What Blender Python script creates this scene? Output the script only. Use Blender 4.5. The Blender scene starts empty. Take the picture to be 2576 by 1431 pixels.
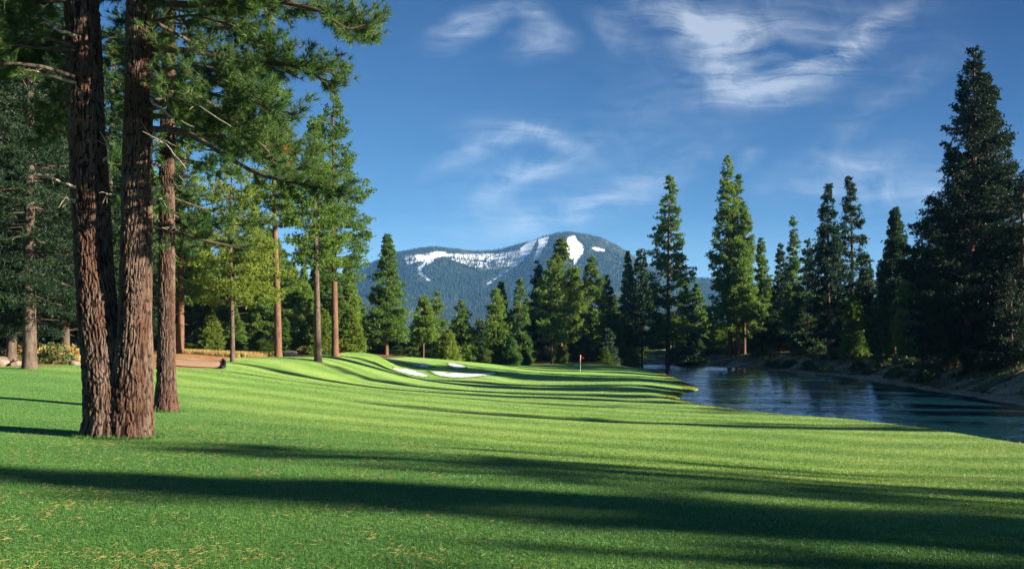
import bpy, math, random
import numpy as np
R = math.radians
col = bpy.context.scene.collection
sc = bpy.context.scene

# ---------------------------------------------------------------- camera, sky, sun, exposure
F, HX, HY, CAMZ = 2230.0, 1288.0, 860.0, 4.3        # focal and horizon in units of a 2576 px wide picture
cam = bpy.data.cameras.new('camera'); camo = bpy.data.objects.new('camera', cam); col.objects.link(camo)
camo.location = (0, 0, CAMZ); camo.rotation_euler = (R(90), 0, 0)
cam.sensor_width = 36; cam.lens = 36 * F / 2576; cam.shift_y = (HY - 715.5) / 2576
cam.clip_start = 0.1; cam.clip_end = 30000
sc.camera = camo

HEAD = R(74)                       # shadows run this far left of straight ahead
ELEV = R(15)
sun_dir = (math.sin(HEAD) * math.cos(ELEV), -math.cos(HEAD) * math.cos(ELEV), math.sin(ELEV))
sl = bpy.data.lights.new('sun', 'SUN'); so = bpy.data.objects.new('sun', sl); col.objects.link(so)
sl.energy = 5.0; sl.angle = R(0.5); sl.color = (1.0, 0.90, 0.73)
from mathutils import Vector
so.rotation_euler = Vector(sun_dir).to_track_quat('Z', 'Y').to_euler()

world = bpy.data.worlds.new('World'); sc.world = world; world.use_nodes = True
sc.view_settings.view_transform = 'Standard'; sc.view_settings.look = 'None'
sc.view_settings.exposure = 1.9; sc.view_settings.gamma = 1.0; sc.view_settings.use_curve_mapping = False


class NT:
    """tiny helper for node trees"""
    def __init__(s, tree): s.t = tree; s.n = tree.nodes; s.l = tree.links
    def node(s, typ, **kw):
        n = s.n.new(typ)
        for k, v in kw.items():
            if k.startswith('i_'):
                key = k[2:]
                n.inputs[int(key) if key.isdigit() else key.replace('_', ' ')].default_value = v
            else: setattr(n, k, v)
        return n
    def link(s, a, b): s.l.new(a, b)
    def math(s, op, a, b=None, c=None, clamp=False):
        n = s.n.new('ShaderNodeMath'); n.operation = op; n.use_clamp = clamp
        for i, v in enumerate((a, b, c)):
            if v is None: continue
            if isinstance(v, (int, float)): n.inputs[i].default_value = v
            else: s.l.new(v, n.inputs[i])
        return n.outputs[0]
    def mix(s, fac, a, b, typ='MIX'):
        n = s.n.new('ShaderNodeMix'); n.data_type = 'RGBA'; n.blend_type = typ
        for i, v in ((0, fac), (6, a), (7, b)):
            if isinstance(v, (int, float)): n.inputs[i].default_value = v
            elif isinstance(v, tuple): n.inputs[i].default_value = v if len(v) == 4 else (*v, 1)
            else: s.l.new(v, n.inputs[i])
        return n.outputs[2]
    def ramp(s, fac, stops):
        n = s.n.new('ShaderNodeValToRGB'); e = n.color_ramp.elements
        while len(e) > 1: e.remove(e[-1])
        e[0].position = stops[0][0]; c = stops[0][1]; e[0].color = (c, c, c, 1) if isinstance(c, (int, float)) else (*c, 1)
        for p, c in stops[1:]:
            x = e.new(p); x.color = (c, c, c, 1) if isinstance(c, (int, float)) else (*c, 1)
        s.l.new(fac, n.inputs[0]); return n.outputs[0]
    def noise(s, vec, scale, detail=4, rough=.55, dist=0.0):
        n = s.node('ShaderNodeTexNoise'); n.inputs['Scale'].default_value = scale
        n.inputs['Detail'].default_value = detail; n.inputs['Roughness'].default_value = rough
        n.inputs['Distortion'].default_value = dist
        if vec is not None: s.l.new(vec, n.inputs['Vector'])
        return n.outputs['Fac']
    def mapping(s, vec, scale=(1, 1, 1), rot=(0, 0, 0), loc=(0, 0, 0)):
        n = s.node('ShaderNodeMapping'); n.inputs['Scale'].default_value = scale
        n.inputs['Rotation'].default_value = rot; n.inputs['Location'].default_value = loc
        s.l.new(vec, n.inputs['Vector']); return n.outputs[0]


def build_world():
    w = NT(world.node_tree)
    for n in list(w.n): w.n.remove(n)
    out = w.node('ShaderNodeOutputWorld'); bg = w.node('ShaderNodeBackground')
    sky = w.node('ShaderNodeTexSky', sky_type='NISHITA', sun_disc=False)
    sky.sun_elevation = ELEV
    sky.sun_rotation = math.atan2(sun_dir[0], sun_dir[1])
    sky.altitude = 1800; sky.air_density = 1.0; sky.dust_density = 0.15; sky.ozone_density = 2.0
    tc = w.node('ShaderNodeTexCoord')
    sep = w.node('ShaderNodeSeparateXYZ'); w.link(tc.outputs['Generated'], sep.inputs[0])
    yy = w.math('MAXIMUM', sep.outputs[1], 0.05)
    u = w.math('DIVIDE', sep.outputs[0], yy); v = w.math('DIVIDE', sep.outputs[2], yy)
    comb = w.node('ShaderNodeCombineXYZ'); w.link(u, comb.inputs[0]); w.link(v, comb.inputs[1])
    base = comb.outputs[0]
    # warp coordinates for ragged cirrus
    wn = w.node('ShaderNodeTexNoise'); wn.inputs['Scale'].default_value = 11; wn.inputs['Detail'].default_value = 5; w.link(base, wn.inputs['Vector'])
    wv = w.node('ShaderNodeVectorMath', operation='MULTIPLY_ADD'); w.link(wn.outputs['Color'], wv.inputs[0]); wv.inputs[1].default_value = (.05, .035, 0); w.link(base, wv.inputs[2])
    ws = w.node('ShaderNodeVectorMath', operation='SUBTRACT'); w.link(wv.outputs[0], ws.inputs[0]); ws.inputs[1].default_value = (.025, .0175, 0)
    wbase = ws.outputs[0]
    def blob(px, py, lx, ly, ang, amp):
        n = w.node('ShaderNodeMapping', vector_type='TEXTURE')
        n.inputs['Location'].default_value = ((px - HX) / F, (HY - py) / F, 0)
        n.inputs['Rotation'].default_value = (0, 0, R(ang))
        n.inputs['Scale'].default_value = (lx / F, ly / F, 1)
        w.link(wbase, n.inputs['Vector'])
        le = w.node('ShaderNodeVectorMath', operation='LENGTH'); w.link(n.outputs[0], le.inputs[0])
        g = w.math('SUBTRACT', 1.0, le.outputs['Value'], clamp=True)
        return w.math('MULTIPLY', w.math('POWER', g, 1.1), amp)
    blobs = [(1705, 30, 190, 60, -12, 1.2), (1790, 130, 120, 150, 20, 1.1), (1950, 205, 260, 85, 12, 1.25), (2140, 120, 240, 55, 33, 1.5), (1860, 60, 260, 90, 0, .7),
             (2230, 250, 330, 60, 35, .5),
             (1190, 65, 160, 60, 20, .95), (1355, 120, 110, 55, 10, .85), (1555, 70, 110, 60, -25, .8), (1350, 50, 100, 50, -40, .7),
             (1230, 370, 220, 42, 22, .85), (1400, 350, 150, 36, -22, .8), (1340, 430, 260, 50, 28, .75), (1260, 320, 160, 60, 0, .5),
             (1560, 480, 420, 60, 22, .65), (1400, 540, 420, 70, 12, .55), (1890, 410, 60, 34, 30, .8), (2180, 395, 200, 45, 5, .7), (2100, 460, 300, 60, 0, .5), (2350, 480, 300, 90, 15, .5), (1980, 110, 560, 230, 18, .55), (1400, 430, 560, 170, 20, .34), (2250, 440, 460, 130, 8, .35)]
    tot = None
    for b in blobs:
        g = blob(*b); tot = g if tot is None else w.math('ADD', tot, g)
    cv = w.mapping(wbase, scale=(6, 42, 1), rot=(0, 0, R(-24)))
    n1 = w.noise(cv, 1.0, 9, .62, .9)
    n2 = w.noise(w.mapping(base, scale=(14, 18, 1), rot=(0, 0, R(30)), loc=(3, 1, 0)), 1.0, 8, .6, 1.2)
    nn = w.math('ADD', w.math('MULTIPLY', n1, .55), w.math('MULTIPLY', n2, .45))
    nn = w.math('MULTIPLY', w.math('SUBTRACT', nn, .36), 3.4, clamp=True)
    tot = w.math('ADD', tot, .06)
    m = w.math('MULTIPLY', w.math('MULTIPLY', tot, nn), 1.0, clamp=True)
    m = w.math('MULTIPLY', w.math('POWER', m, 1.25), .5)
    front = w.math('GREATER_THAN', sep.outputs[1], 0.06)
    m = w.math('MULTIPLY', m, front)
    tint = w.mix(1.0, sky.outputs[0], (0.63, 0.96, 1.15), 'MULTIPLY')
    # vignette put into the sky colour: darker towards the upper right
    dk = w.math('MULTIPLY', w.math('SUBTRACT', u, -0.05), 1.25, clamp=True)
    dk = w.math('MULTIPLY', dk, w.math('MULTIPLY_ADD', v, 1.5, .35, clamp=True))
    vd = w.math('MULTIPLY', w.math('MAXIMUM', v, 0.0), 2.4, clamp=True)
    tint = w.mix(vd, tint, w.mix(1.0, tint, (0.42, 0.54, 0.68), 'MULTIPLY'))  # deep tone carried on above and behind the view to lower ambient fill
    dk = w.math('MULTIPLY', dk, w.math('MULTIPLY_ADD', v, -3.0, 2.3, clamp=True))
    tint = w.mix(dk, tint, w.mix(1.0, tint, (0.30, 0.36, 0.52), 'MULTIPLY'))
    hz = w.math('MULTIPLY', w.math('MULTIPLY_ADD', v, -7.0, 1.0, clamp=True), .35)
    tint = w.mix(hz, tint, (5.6, 7.4, 9.0))
    cl = w.mix(dk, (7.6, 8.4, 9.2), (4.2, 4.3, 4.5))
    colr = w.mix(m, tint, cl)
    w.link(colr, bg.inputs[0]); bg.inputs[1].default_value = 0.038
    w.link(bg.outputs[0], out.inputs[0])
build_world()

# ---------------------------------------------------------------- helpers
rng = np.random.default_rng(7)
random.seed(7)

def tag(o, label=None, cat=None, group=None, kind=None):
    if label: o['label'] = label
    if cat: o['category'] = cat
    if group: o['group'] = group
    if kind: o['kind'] = kind
    return o

def mk(name, V, T, mat, parent=None, smooth=False, attrs=None):
    """V: Nx3, T: Mx3 or Mx4 faces -> one mesh object"""
    V = np.asarray(V, np.float32); T = np.asarray(T, np.int32)
    me = bpy.data.meshes.new(name); k = T.shape[1]
    me.vertices.add(len(V)); me.vertices.foreach_set('co', V.ravel())
    me.loops.add(T.size); me.loops.foreach_set('vertex_index', T.ravel())
    me.polygons.add(len(T)); me.polygons.foreach_set('loop_start', np.arange(0, T.size, k, dtype=np.int32))
    me.polygons.foreach_set('loop_total', np.full(len(T), k, np.int32))
    if smooth: me.polygons.foreach_set('use_smooth', np.ones(len(T), bool))
    me.update(calc_edges=True)
    if attrs:
        for an, av in attrs.items():
            a = me.attributes.new(an, 'FLOAT', 'POINT'); a.data.foreach_set('value', np.asarray(av, np.float32))
    me.validate()
    me.materials.append(mat)
    o = bpy.data.objects.new(name, me); col.objects.link(o)
    if parent: o.parent = parent
    return o

class Acc:
    def __init__(s): s.V = []; s.T = []; s.n = 0; s.A = []
    def add(s, V, T, a=None):
        V = np.asarray(V, float); s.V.append(V); s.T.append(np.asarray(T) + s.n); s.n += len(V)
        s.A.append(np.zeros(len(V)) if a is None else a)
    def mk(s, name, mat, parent=None, smooth=False, attr=None):
        return mk(name, np.vstack(s.V), np.vstack(s.T), mat, parent, smooth, {attr: np.concatenate(s.A)} if attr else None)

def empty(name, loc, rz=0):
    o = bpy.data.objects.new(name, None); col.objects.link(o); o.location = loc; o.rotation_euler = (0, 0, rz)
    o.empty_display_size = .5
    return o

# vectorised value noise -------------------------------------------------
def _h(ix, iy, iz, seed):
    n = (ix.astype(np.int64) * 374761393 + iy.astype(np.int64) * 668265263 + iz.astype(np.int64) * 2147483647 + seed * 974711) & 0x7fffffff
    n = ((n ^ (n >> 13)) * 1274126177) & 0x7fffffff
    n = (n ^ (n >> 16)) & 0xffff
    return n / 32767.5 - 1.0
def vnoise(x, y, z=None, seed=0):
    x = np.asarray(x, float); y = np.asarray(y, float); z = np.zeros_like(x) if z is None else np.asarray(z, float)
    ix, iy, iz = np.floor(x), np.floor(y), np.floor(z)
    fx, fy, fz = x - ix, y - iy, z - iz
    fx, fy, fz = [f * f * (3 - 2 * f) for f in (fx, fy, fz)]
    r = 0
    for a in (0, 1):
        for b in (0, 1):
            for c in (0, 1):
                w = (fx if a else 1 - fx) * (fy if b else 1 - fy) * (fz if c else 1 - fz)
                r = r + w * _h(ix + a, iy + b, iz + c, seed)
    return r
def fbm(x, y, z=None, oct=4, seed=0):
    r = 0; a = 1.0; s = 0
    for i in range(oct):
        r = r + a * vnoise(x * 2 ** i, y * 2 ** i, None if z is None else z * 2 ** i, seed + i); s += a; a *= .5
    return r / s
def sstep(a, b, x):
    t = np.clip((x - a) / (b - a), 0, 1); return t * t * (3 - 2 * t)

# ---------------------------------------------------------------- materials
def new_mat(name):
    m = bpy.data.materials.new(name); m.use_nodes = True
    t = NT(m.node_tree); b = t.n['Principled BSDF']; b.inputs['Roughness'].default_value = .8
    b.inputs['Specular IOR Level'].default_value = .25
    return m, t, b

def mat_foliage(name, c1, c2, transl=.25, scale=.35, dead=None):
    m, t, b = new_mat(name)
    tc = t.node('ShaderNodeTexCoord'); oi = t.node('ShaderNodeObjectInfo')
    n = t.noise(tc.outputs['Object'], scale, 3, .6)
    n = t.math('ADD', n, t.math('MULTIPLY', t.math('SUBTRACT', oi.outputs['Random'], .5), .35))
    c = t.ramp(n, [(.3, c1), (.7, c2)])
    n2 = t.noise(tc.outputs['Object'], 3.0, 2, .6)
    c = t.mix(t.math('MULTIPLY', t.math('SUBTRACT', n2, .5), 1.6, clamp=True), c, tuple(min(1, v * 2.0) for v in c2))
    if dead:
        n3 = t.noise(tc.outputs['Object'], 1.1, 3, .6)
        c = t.mix(t.math('GREATER_THAN', n3, dead[0]), c, dead[1])
    t.link(c, b.inputs['Base Color']); b.inputs['Roughness'].default_value = .55
    b.inputs['Specular IOR Level'].default_value = .3
    tr = t.node('ShaderNodeBsdfTranslucent'); t.link(c, tr.inputs[0])
    mx = t.node('ShaderNodeMixShader'); mx.inputs[0].default_value = transl
    t.link(b.outputs[0], mx.inputs[1]); t.link(tr.outputs[0], mx.inputs[2])
    t.link(mx.outputs[0], t.n['Material Output'].inputs[0])
    return m

def mat_bark(name, dark, light, sx=7, sz=1.6, attr=False, red=None):
    m, t, b = new_mat(name)
    tc = t.node('ShaderNodeTexCoord')
    v = t.mapping(tc.outputs['Object'], scale=(sx, sx, sz))
    n = t.noise(v, 1.0, 6, .65, .4)
    n2 = t.noise(t.mapping(tc.outputs['Object'], scale=(sx * 5, sx * 5, sz * 5)), 1.0, 4, .7)
    nn = t.math('ADD', t.math('MULTIPLY', n, .6), t.math('MULTIPLY', n2, .4))
    c = t.ramp(nn, [(.36, dark), (.5, tuple((a + d) / 2 for a, d in zip(dark, light))), (.62, light)])
    if red:
        n3 = t.noise(t.mapping(tc.outputs['Object'], scale=(2.2, 2.2, .7)), 1.0, 3, .6)
        c = t.mix(t.ramp(n3, [(.45, 0.0), (.6, .8)]), c, red)
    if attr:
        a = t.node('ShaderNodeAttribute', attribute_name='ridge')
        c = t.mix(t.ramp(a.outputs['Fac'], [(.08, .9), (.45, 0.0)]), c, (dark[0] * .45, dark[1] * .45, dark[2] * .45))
    t.link(c, b.inputs['Base Color']); b.inputs['Roughness'].default_value = .9; b.inputs['Specular IOR Level'].default_value = .1
    bp = t.node('ShaderNodeBump'); bp.inputs['Strength'].default_value = .8; bp.inputs['Distance'].default_value = .03
    t.link(nn, bp.inputs['Height']); t.link(bp.outputs[0], b.inputs['Normal'])
    return m

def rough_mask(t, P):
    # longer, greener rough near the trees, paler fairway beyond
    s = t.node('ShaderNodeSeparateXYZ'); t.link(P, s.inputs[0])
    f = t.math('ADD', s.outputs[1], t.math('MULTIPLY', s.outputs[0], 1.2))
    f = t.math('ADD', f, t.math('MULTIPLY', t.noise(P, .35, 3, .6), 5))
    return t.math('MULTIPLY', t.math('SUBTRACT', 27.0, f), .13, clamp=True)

def mat_blade():
    m, t, b = new_mat('grass_blades')
    P = t.node('ShaderNodeTexCoord').outputs['Object']
    n = t.noise(P, .5, 3, .6); n2 = t.noise(P, 14, 3, .7)
    big = t.noise(P, .09, 3, .5); mid = t.noise(t.mapping(P, scale=(.5, 2.0, 1), rot=(0, 0, R(14))), .5, 4, .6)
    sx = t.node('ShaderNodeSeparateXYZ'); t.link(t.mapping(P, rot=(0, 0, R(-62))), sx.inputs[0])
    band = t.math('SINE', t.math('ADD', t.math('MULTIPLY', sx.outputs[0], 1.6), t.math('MULTIPLY', big, 9)))
    f = t.math('ADD', t.math('MULTIPLY', big, .5), t.math('MULTIPLY', mid, .5)); f = t.math('ADD', f, t.math('MULTIPLY', band, .09))
    a = t.ramp(f, [(.40, (.100, .200, .028)), (.62, (.25, .345, .070))])
    g = t.ramp(n, [(.3, (.046, .140, .024)), (.7, (.088, .205, .034))])
    c = t.mix(rough_mask(t, P), a, g)
    c = t.mix(1.0, c, t.ramp(n2, [(.3, (.55, .6, .6)), (.55, (1, 1, 1)), (.75, (1.5, 1.3, 1.5))]), 'MULTIPLY')
    t.link(c, b.inputs['Base Color']); b.inputs['Roughness'].default_value = .45
    tr = t.node('ShaderNodeBsdfTranslucent'); t.link(c, tr.inputs[0])
    mx = t.node('ShaderNodeMixShader'); mx.inputs[0].default_value = .3
    t.link(b.outputs[0], mx.inputs[1]); t.link(tr.outputs[0], mx.inputs[2]); t.link(mx.outputs[0], t.n['Material Output'].inputs[0])
    return m

def mat_lawn(name, c1, c2, c3):
    m, t, b = new_mat(name)
    tc = t.node('ShaderNodeTexCoord'); P = tc.outputs['Object']
    big = t.noise(P, .09, 3, .5)
    mid = t.noise(t.mapping(P, scale=(.5, 2.0, 1), rot=(0, 0, R(14))), .5, 4, .6)
    fine = t.noise(P, 9, 5, .75)
    vf = t.noise(P, 48, 3, .8)
    # mown bands
    sx = t.node('ShaderNodeSeparateXYZ'); t.link(t.mapping(P, rot=(0, 0, R(-62))), sx.inputs[0])
    band = t.math('SINE', t.math('ADD', t.math('MULTIPLY', sx.outputs[0], 1.6), t.math('MULTIPLY', big, 9)))
    f = t.math('ADD', t.math('MULTIPLY', big, .45), t.math('MULTIPLY', mid, .4))
    f = t.math('ADD', f, t.math('MULTIPLY', fine, .25)); f = t.math('ADD', f, t.math('MULTIPLY', band, .09))
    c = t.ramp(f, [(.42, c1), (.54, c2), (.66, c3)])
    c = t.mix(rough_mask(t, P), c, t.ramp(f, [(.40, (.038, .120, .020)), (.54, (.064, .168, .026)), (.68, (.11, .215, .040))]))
    dd = t.math('ADD', t.math('MULTIPLY', vf, .6), t.math('MULTIPLY', fine, .4))
    c = t.mix(1.0, c, t.ramp(dd, [(.30, (.45, .5, .55)), (.52, (1, 1, 1)), (.72, (1.6, 1.4, 1.5))]), 'MULTIPLY')
    gm = t.node('ShaderNodeMapping', vector_type='TEXTURE'); gm.inputs['Location'].default_value = (4, 112, 0); gm.inputs['Scale'].default_value = (15, 25, 50); t.link(P, gm.inputs['Vector'])
    gl = t.node('ShaderNodeVectorMath', operation='LENGTH'); t.link(gm.outputs[0], gl.inputs[0])
    c = t.mix(t.math('MULTIPLY', t.math('SUBTRACT', 1.0, gl.outputs['Value']), 12, clamp=True), c, (.17, .30, .035))
    t.link(c, b.inputs['Base Color']); b.inputs['Roughness'].default_value = .7
    b.inputs['Specular IOR Level'].default_value = .2
    b.inputs['Sheen Weight'].default_value = .15; b.inputs['Sheen Tint'].default_value = (.5, .9, .3, 1)
    bp = t.node('ShaderNodeBump'); bp.inputs['Strength'].default_value = .9; bp.inputs['Distance'].default_value = .035
    t.link(dd, bp.inputs['Height']); t.link(bp.outputs[0], b.inputs['Normal'])
    return m

def mat_plain(name, c1, c2, scale=2.0, rough=.85, bump=.3, dist=.05, detail=5):
    m, t, b = new_mat(name)
    tc = t.node('ShaderNodeTexCoord'); n = t.noise(tc.outputs['Object'], scale, detail, .65)
    t.link(t.ramp(n, [(.35, c1), (.65, c2)]), b.inputs['Base Color']); b.inputs['Roughness'].default_value = rough
    n2 = t.noise(tc.outputs['Object'], scale * 5, 4, .7)
    bp = t.node('ShaderNodeBump'); bp.inputs['Strength'].default_value = bump; bp.inputs['Distance'].default_value = dist
    t.link(n2, bp.inputs['Height']); t.link(bp.outputs[0], b.inputs['Normal'])
    return m

def mat_ground():
    m, t, b = new_mat('forest_floor')
    tc = t.node('ShaderNodeTexCoord'); P = tc.outputs['Object']
    n = t.noise(P, .25, 5, .6); n2 = t.noise(P, 3.5, 6, .75)
    c = t.ramp(n, [(.35, (.10, .055, .028)), (.5, (.24, .12, .05)), (.64, (.26, .19, .08))])
    c = t.mix(1.0, c, t.ramp(n2, [(.3, .35), (.55, 1.0), (.75, 1.7)]), 'MULTIPLY')
    a = t.node('ShaderNodeAttribute', attribute_name='straw')
    c = t.mix(a.outputs['Fac'], c, t.mix(t.ramp(n2, [(.4, 0.0), (.6, 1.0)]), (.36, .14, .05), (.46, .28, .13)))
    a2 = t.node('ShaderNodeAttribute', attribute_name='bank')
    c = t.mix(a2.outputs['Fac'], c, t.ramp(n2, [(.35, (.10, .07, .045)), (.50, (.32, .23, .14)), (.66, (.60, .46, .30))]))
    t.link(c, b.inputs['Base Color'])
    bp = t.node('ShaderNodeBump'); bp.inputs['Strength'].default_value = 1; bp.inputs['Distance'].default_value = .12
    t.link(n2, bp.inputs['Height']); t.link(bp.outputs[0], b.inputs['Normal'])
    return m

def mat_water():
    m, t, b = new_mat('water')
    tc = t.node('ShaderNodeTexCoord'); P = tc.outputs['Object']
    b.inputs['Base Color'].default_value = (.006, .035, .050, 1); b.inputs['Roughness'].default_value = .03
    b.inputs['IOR'].default_value = 2.1; b.inputs['Specular IOR Level'].default_value = .6
    def nz(scale, det, loc):
        n = t.node('ShaderNodeTexNoise'); n.inputs['Scale'].default_value = scale; n.inputs['Detail'].default_value = det
        t.link(t.mapping(P, scale=(1.0, 1.7, 1), loc=loc), n.inputs['Vector'])
        v = t.node('ShaderNodeVectorMath', operation='SUBTRACT'); t.link(n.outputs['Color'], v.inputs[0]); v.inputs[1].default_value = (.5, .5, .5)
        return v.outputs[0]
    def vm(op, a, b):
        v = t.node('ShaderNodeVectorMath', operation=op); t.link(a, v.inputs[0])
        if isinstance(b, tuple): v.inputs[1].default_value = b
        else: t.link(b, v.inputs[1])
        return v.outputs[0]
    calm = t.ramp(t.noise(t.mapping(P, scale=(.5, 1.8, 1)), .10, 3, .5), [(.42, .35), (.56, 1.0)])
    sl = vm('ADD', vm('MULTIPLY', nz(1.1, 3, (0, 0, 0)), (.10, .85, 0)), vm('MULTIPLY', nz(5.5, 2, (7, 3, 0)), (.06, .36, 0)))
    nm = vm('ADD', vm('MULTIPLY', sl, calm), (0, -.115, 1.0))   # at grazing angles mostly the wave faces turned to the viewer are seen
    nn = t.node('ShaderNodeVectorMath', operation='NORMALIZE'); t.link(nm, nn.inputs[0]); t.link(nn.outputs[0], b.inputs['Normal'])
    return m

def mat_mountain():
    m, t, b = new_mat('mountain')
    tc = t.node('ShaderNodeTexCoord'); P = tc.outputs['Object']
    n = t.noise(t.mapping(P, scale=(1, 1, .5)), .02, 6, .65)
    c = t.ramp(n, [(.35, (.035, .04, .03)), (.65, (.09, .085, .06))])
    a = t.node('ShaderNodeAttribute', attribute_name='snow')
    n2 = t.noise(t.mapping(P, scale=(.06, .02, .02)), 1.0, 5, .7)
    s = t.math('MULTIPLY', t.math('SUBTRACT', t.math('ADD', a.outputs['Fac'], t.math('MULTIPLY', n2, 1.3)), 1.06), 6, clamp=True)
    c = t.mix(s, c, (.86, .88, .92))
    t.link(c, b.inputs['Base Color'])
    return m

M = {}
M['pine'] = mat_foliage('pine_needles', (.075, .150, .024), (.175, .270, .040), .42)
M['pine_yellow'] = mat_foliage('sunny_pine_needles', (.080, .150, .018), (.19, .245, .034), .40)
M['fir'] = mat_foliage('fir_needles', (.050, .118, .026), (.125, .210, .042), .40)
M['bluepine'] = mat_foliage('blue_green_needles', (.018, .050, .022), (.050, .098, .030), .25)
M['darkfir'] = mat_foliage('shade_tinted_needles', (.008, .024, .012), (.024, .050, .018), .2)  # needle colour darkened to stand for deep shade and vignetting at both sides
M['hero_needles'] = mat_foliage('long_needles', (.030, .082, .020), (.082, .145, .028), .30, .8, dead=(.70, (.34, .15, .04)))
M['bark'] = mat_bark('bark', (.035, .022, .016), (.20, .12, .08), red=(.16, .078, .046))
M['bark_grey'] = mat_bark('grey_bark', (.03, .023, .018), (.15, .11, .085))
M['bark_hero'] = mat_bark('plated_bark', (.018, .011, .009), (.185, .125, .095), 15, 4.2, attr=True, red=(.080, .038, .024))
M['deadwood'] = mat_bark('dead_wood', (.16, .12, .09), (.55, .46, .36), 14, 5)
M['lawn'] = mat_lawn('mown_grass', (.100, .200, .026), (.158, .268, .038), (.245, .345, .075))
M['ground'] = mat_ground()
M['water'] = mat_water()
M['sand'] = mat_plain('bunker_sand', (.80, .78, .74), (.88, .86, .82), 1.5, .9, .2)
M['path'] = mat_plain('cart_path', (.40, .24, .14), (.52, .33, .21), 1.2)
M['edging'] = mat_plain('black_edging', (.008, .008, .01), (.02, .02, .02), 3)
M['rock'] = mat_plain('rock', (.30, .23, .18), (.55, .46, .38), 2.2, .9, .8, .1)
M['rock_dark'] = mat_plain('dark_rock', (.14, .10, .08), (.30, .23, .18), 2.2, .9, .8, .1)
M['shrub'] = mat_foliage('shrub_leaves', (.045, .075, .020), (.13, .15, .045), .25, .8)
M['dry'] = mat_foliage('dry_grass_blades', (.30, .20, .06), (.46, .34, .12), .3, .8)
M['litter'] = mat_plain('fallen_needles', (.26, .14, .05), (.46, .30, .13), 3)
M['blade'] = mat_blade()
M['shore'] = mat_foliage('shore_grass_blades', (.10, .20, .03), (.26, .28, .05), .3, .3)
M['mountain'] = mat_mountain()
M['far_forest'] = mat_foliage('mountain_forest', (.016, .034, .022), (.032, .055, .03), .1, .01)
M['flag_red'] = mat_plain('red_flag', (.62, .02, .03), (.75, .03, .04), 4)
M['white'] = mat_plain('white_paint', (.75, .74, .70), (.82, .81, .78), 4)

# ---------------------------------------------------------------- terrain
def c(px, py, D):
    return ((px - HX) / F * D, D, CAMZ - (py - HY) * D / F)
CP = [c(1288, 1431, 9.5), c(0, 1431, 9.5), (0, 0, 1.95), (-30, 0, 2.1), (-30, -30, 2.2), (30, -30, 1.6), (0, -40, 2.0), c(2576, 1431, 9.4),
      (12, 14, 1.62), (14, 0, 1.6), (15.5, 22, 1.25), (-12, 14, 2.0), (0, 16, 1.9),
      c(290, 1100, 22), c(418, 1035, 31), c(75, 928, 52), c(0, 924, 55), c(200, 920, 56), c(420, 926, 60),
      c(555, 927, 62), c(540, 908, 70), c(585, 910, 68), c(700, 900, 80), c(800, 908, 72), c(843, 896, 82), c(950, 894, 88), c(880, 896, 86),
      c(1000, 927, 88), c(985, 915, 93), c(1050, 951, 84), c(1150, 955, 84), c(1240, 953, 86), c(1085, 938, 89.5), c(1150, 931, 94), c(1240, 937, 97), c(1030, 931, 91),
      c(1000, 906, 98), c(1050, 918, 100), c(1050, 908, 107), c(1100, 904, 113), c(1165, 926, 102), c(1150, 914, 108), c(1220, 914, 120), c(1290, 922, 122),
      c(1460, 935, 111), c(1340, 932, 112), c(1500, 920, 137), c(1400, 919, 137), c(1300, 961, 86), c(1500, 961, 84), c(1600, 955, 90), c(1600, 940, 108),
      c(1580, 924, 130), c(1300, 1000, 60), c(1500, 1003, 60), c(1650, 1008, 60), c(1300, 1100, 27.5), c(1300, 1040, 42), c(1000, 1050, 35), c(1700, 1080, 34),
      c(1600, 985, 70), c(1650, 1000, 64), c(1640, 970, 76), c(900, 950, 70), c(1150, 985, 66),
      c(600, 1000, 40), c(900, 1000, 46), c(460, 930, 57), c(700, 935, 66), c(250, 1000, 35), c(0, 1000, 33),
      c(1900, 1035, 49.7 ), c(2100, 1050, 43.4), c(2300, 1075, 36.3), c(2576, 1120, 28.3), c(2200, 1180, 21.5), c(2000, 1110, 30),
      c(972, 893, 120), c(1065, 905, 125), c(1245, 915, 135), c(1400, 912, 150), c(1490, 905, 165), c(455, 890, 75), c(490, 892, 85), c(613, 888, 95), c(720, 885, 110), c(850, 888, 120),
      c(30, 900, 70), (-50, 60, 3.0), (-60, 100, 3.6), (-40, 150, 3.6), (0, 200, 2.4), (-100, 0, 3),
      c(1683, 905, 172), c(1850, 890, 165), c(1950, 893, 150), c(2100, 895, 128), c(2250, 905, 108), c(2330, 912, 95), c(2430, 925, 80), c(2576, 925, 70),
      (60, 200, 2.4), (100, 150, 3.5), (80, 80, 3.5), (62, 40, 2.6), (62, 10, 2.3), (80, -20, 2.5), (120, 60, 4), (35, 195, 1.4), c(1820, 880, 230), c(1620, 899, 185)]
CP = np.array(CP)
def _tps(r2): return np.where(r2 > 0, .5 * r2 * np.log(np.maximum(r2, 1e-9)), 0)
_S = 50.0
_P = CP[:, :2] / _S
_n = len(_P)
_K = _tps(((_P[:, None] - _P[None]) ** 2).sum(-1)) + np.eye(_n) * 2e-4
_A = np.zeros((_n + 3, _n + 3)); _A[:_n, :_n] = _K; _A[:_n, _n] = 1; _A[:_n, _n + 1:] = _P; _A[_n, :_n] = 1; _A[_n + 1:, :_n] = _P.T
_w = np.linalg.solve(_A, np.concatenate([CP[:, 2], np.zeros(3)]))
POND = np.array([(17.5, 83.4), (16.6, 79), (13.9, 72.5), (12.4, 66), (12.6, 60), (14.2, 53), (15.7, 49), (17.9, 43), (18.6, 36), (18.5, 28), (19, 20), (21, 5), (24, -20), (50, -28),
                 (50, 0), (40, 30), (34.0, 56), (36.9, 78.6), (41, 112.8), (38.5, 137), (34, 155), (29, 165), (23, 168), (19.5, 160), (20.8, 135), (20.6, 122), (19.4, 105), (18.4, 95)])
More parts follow.
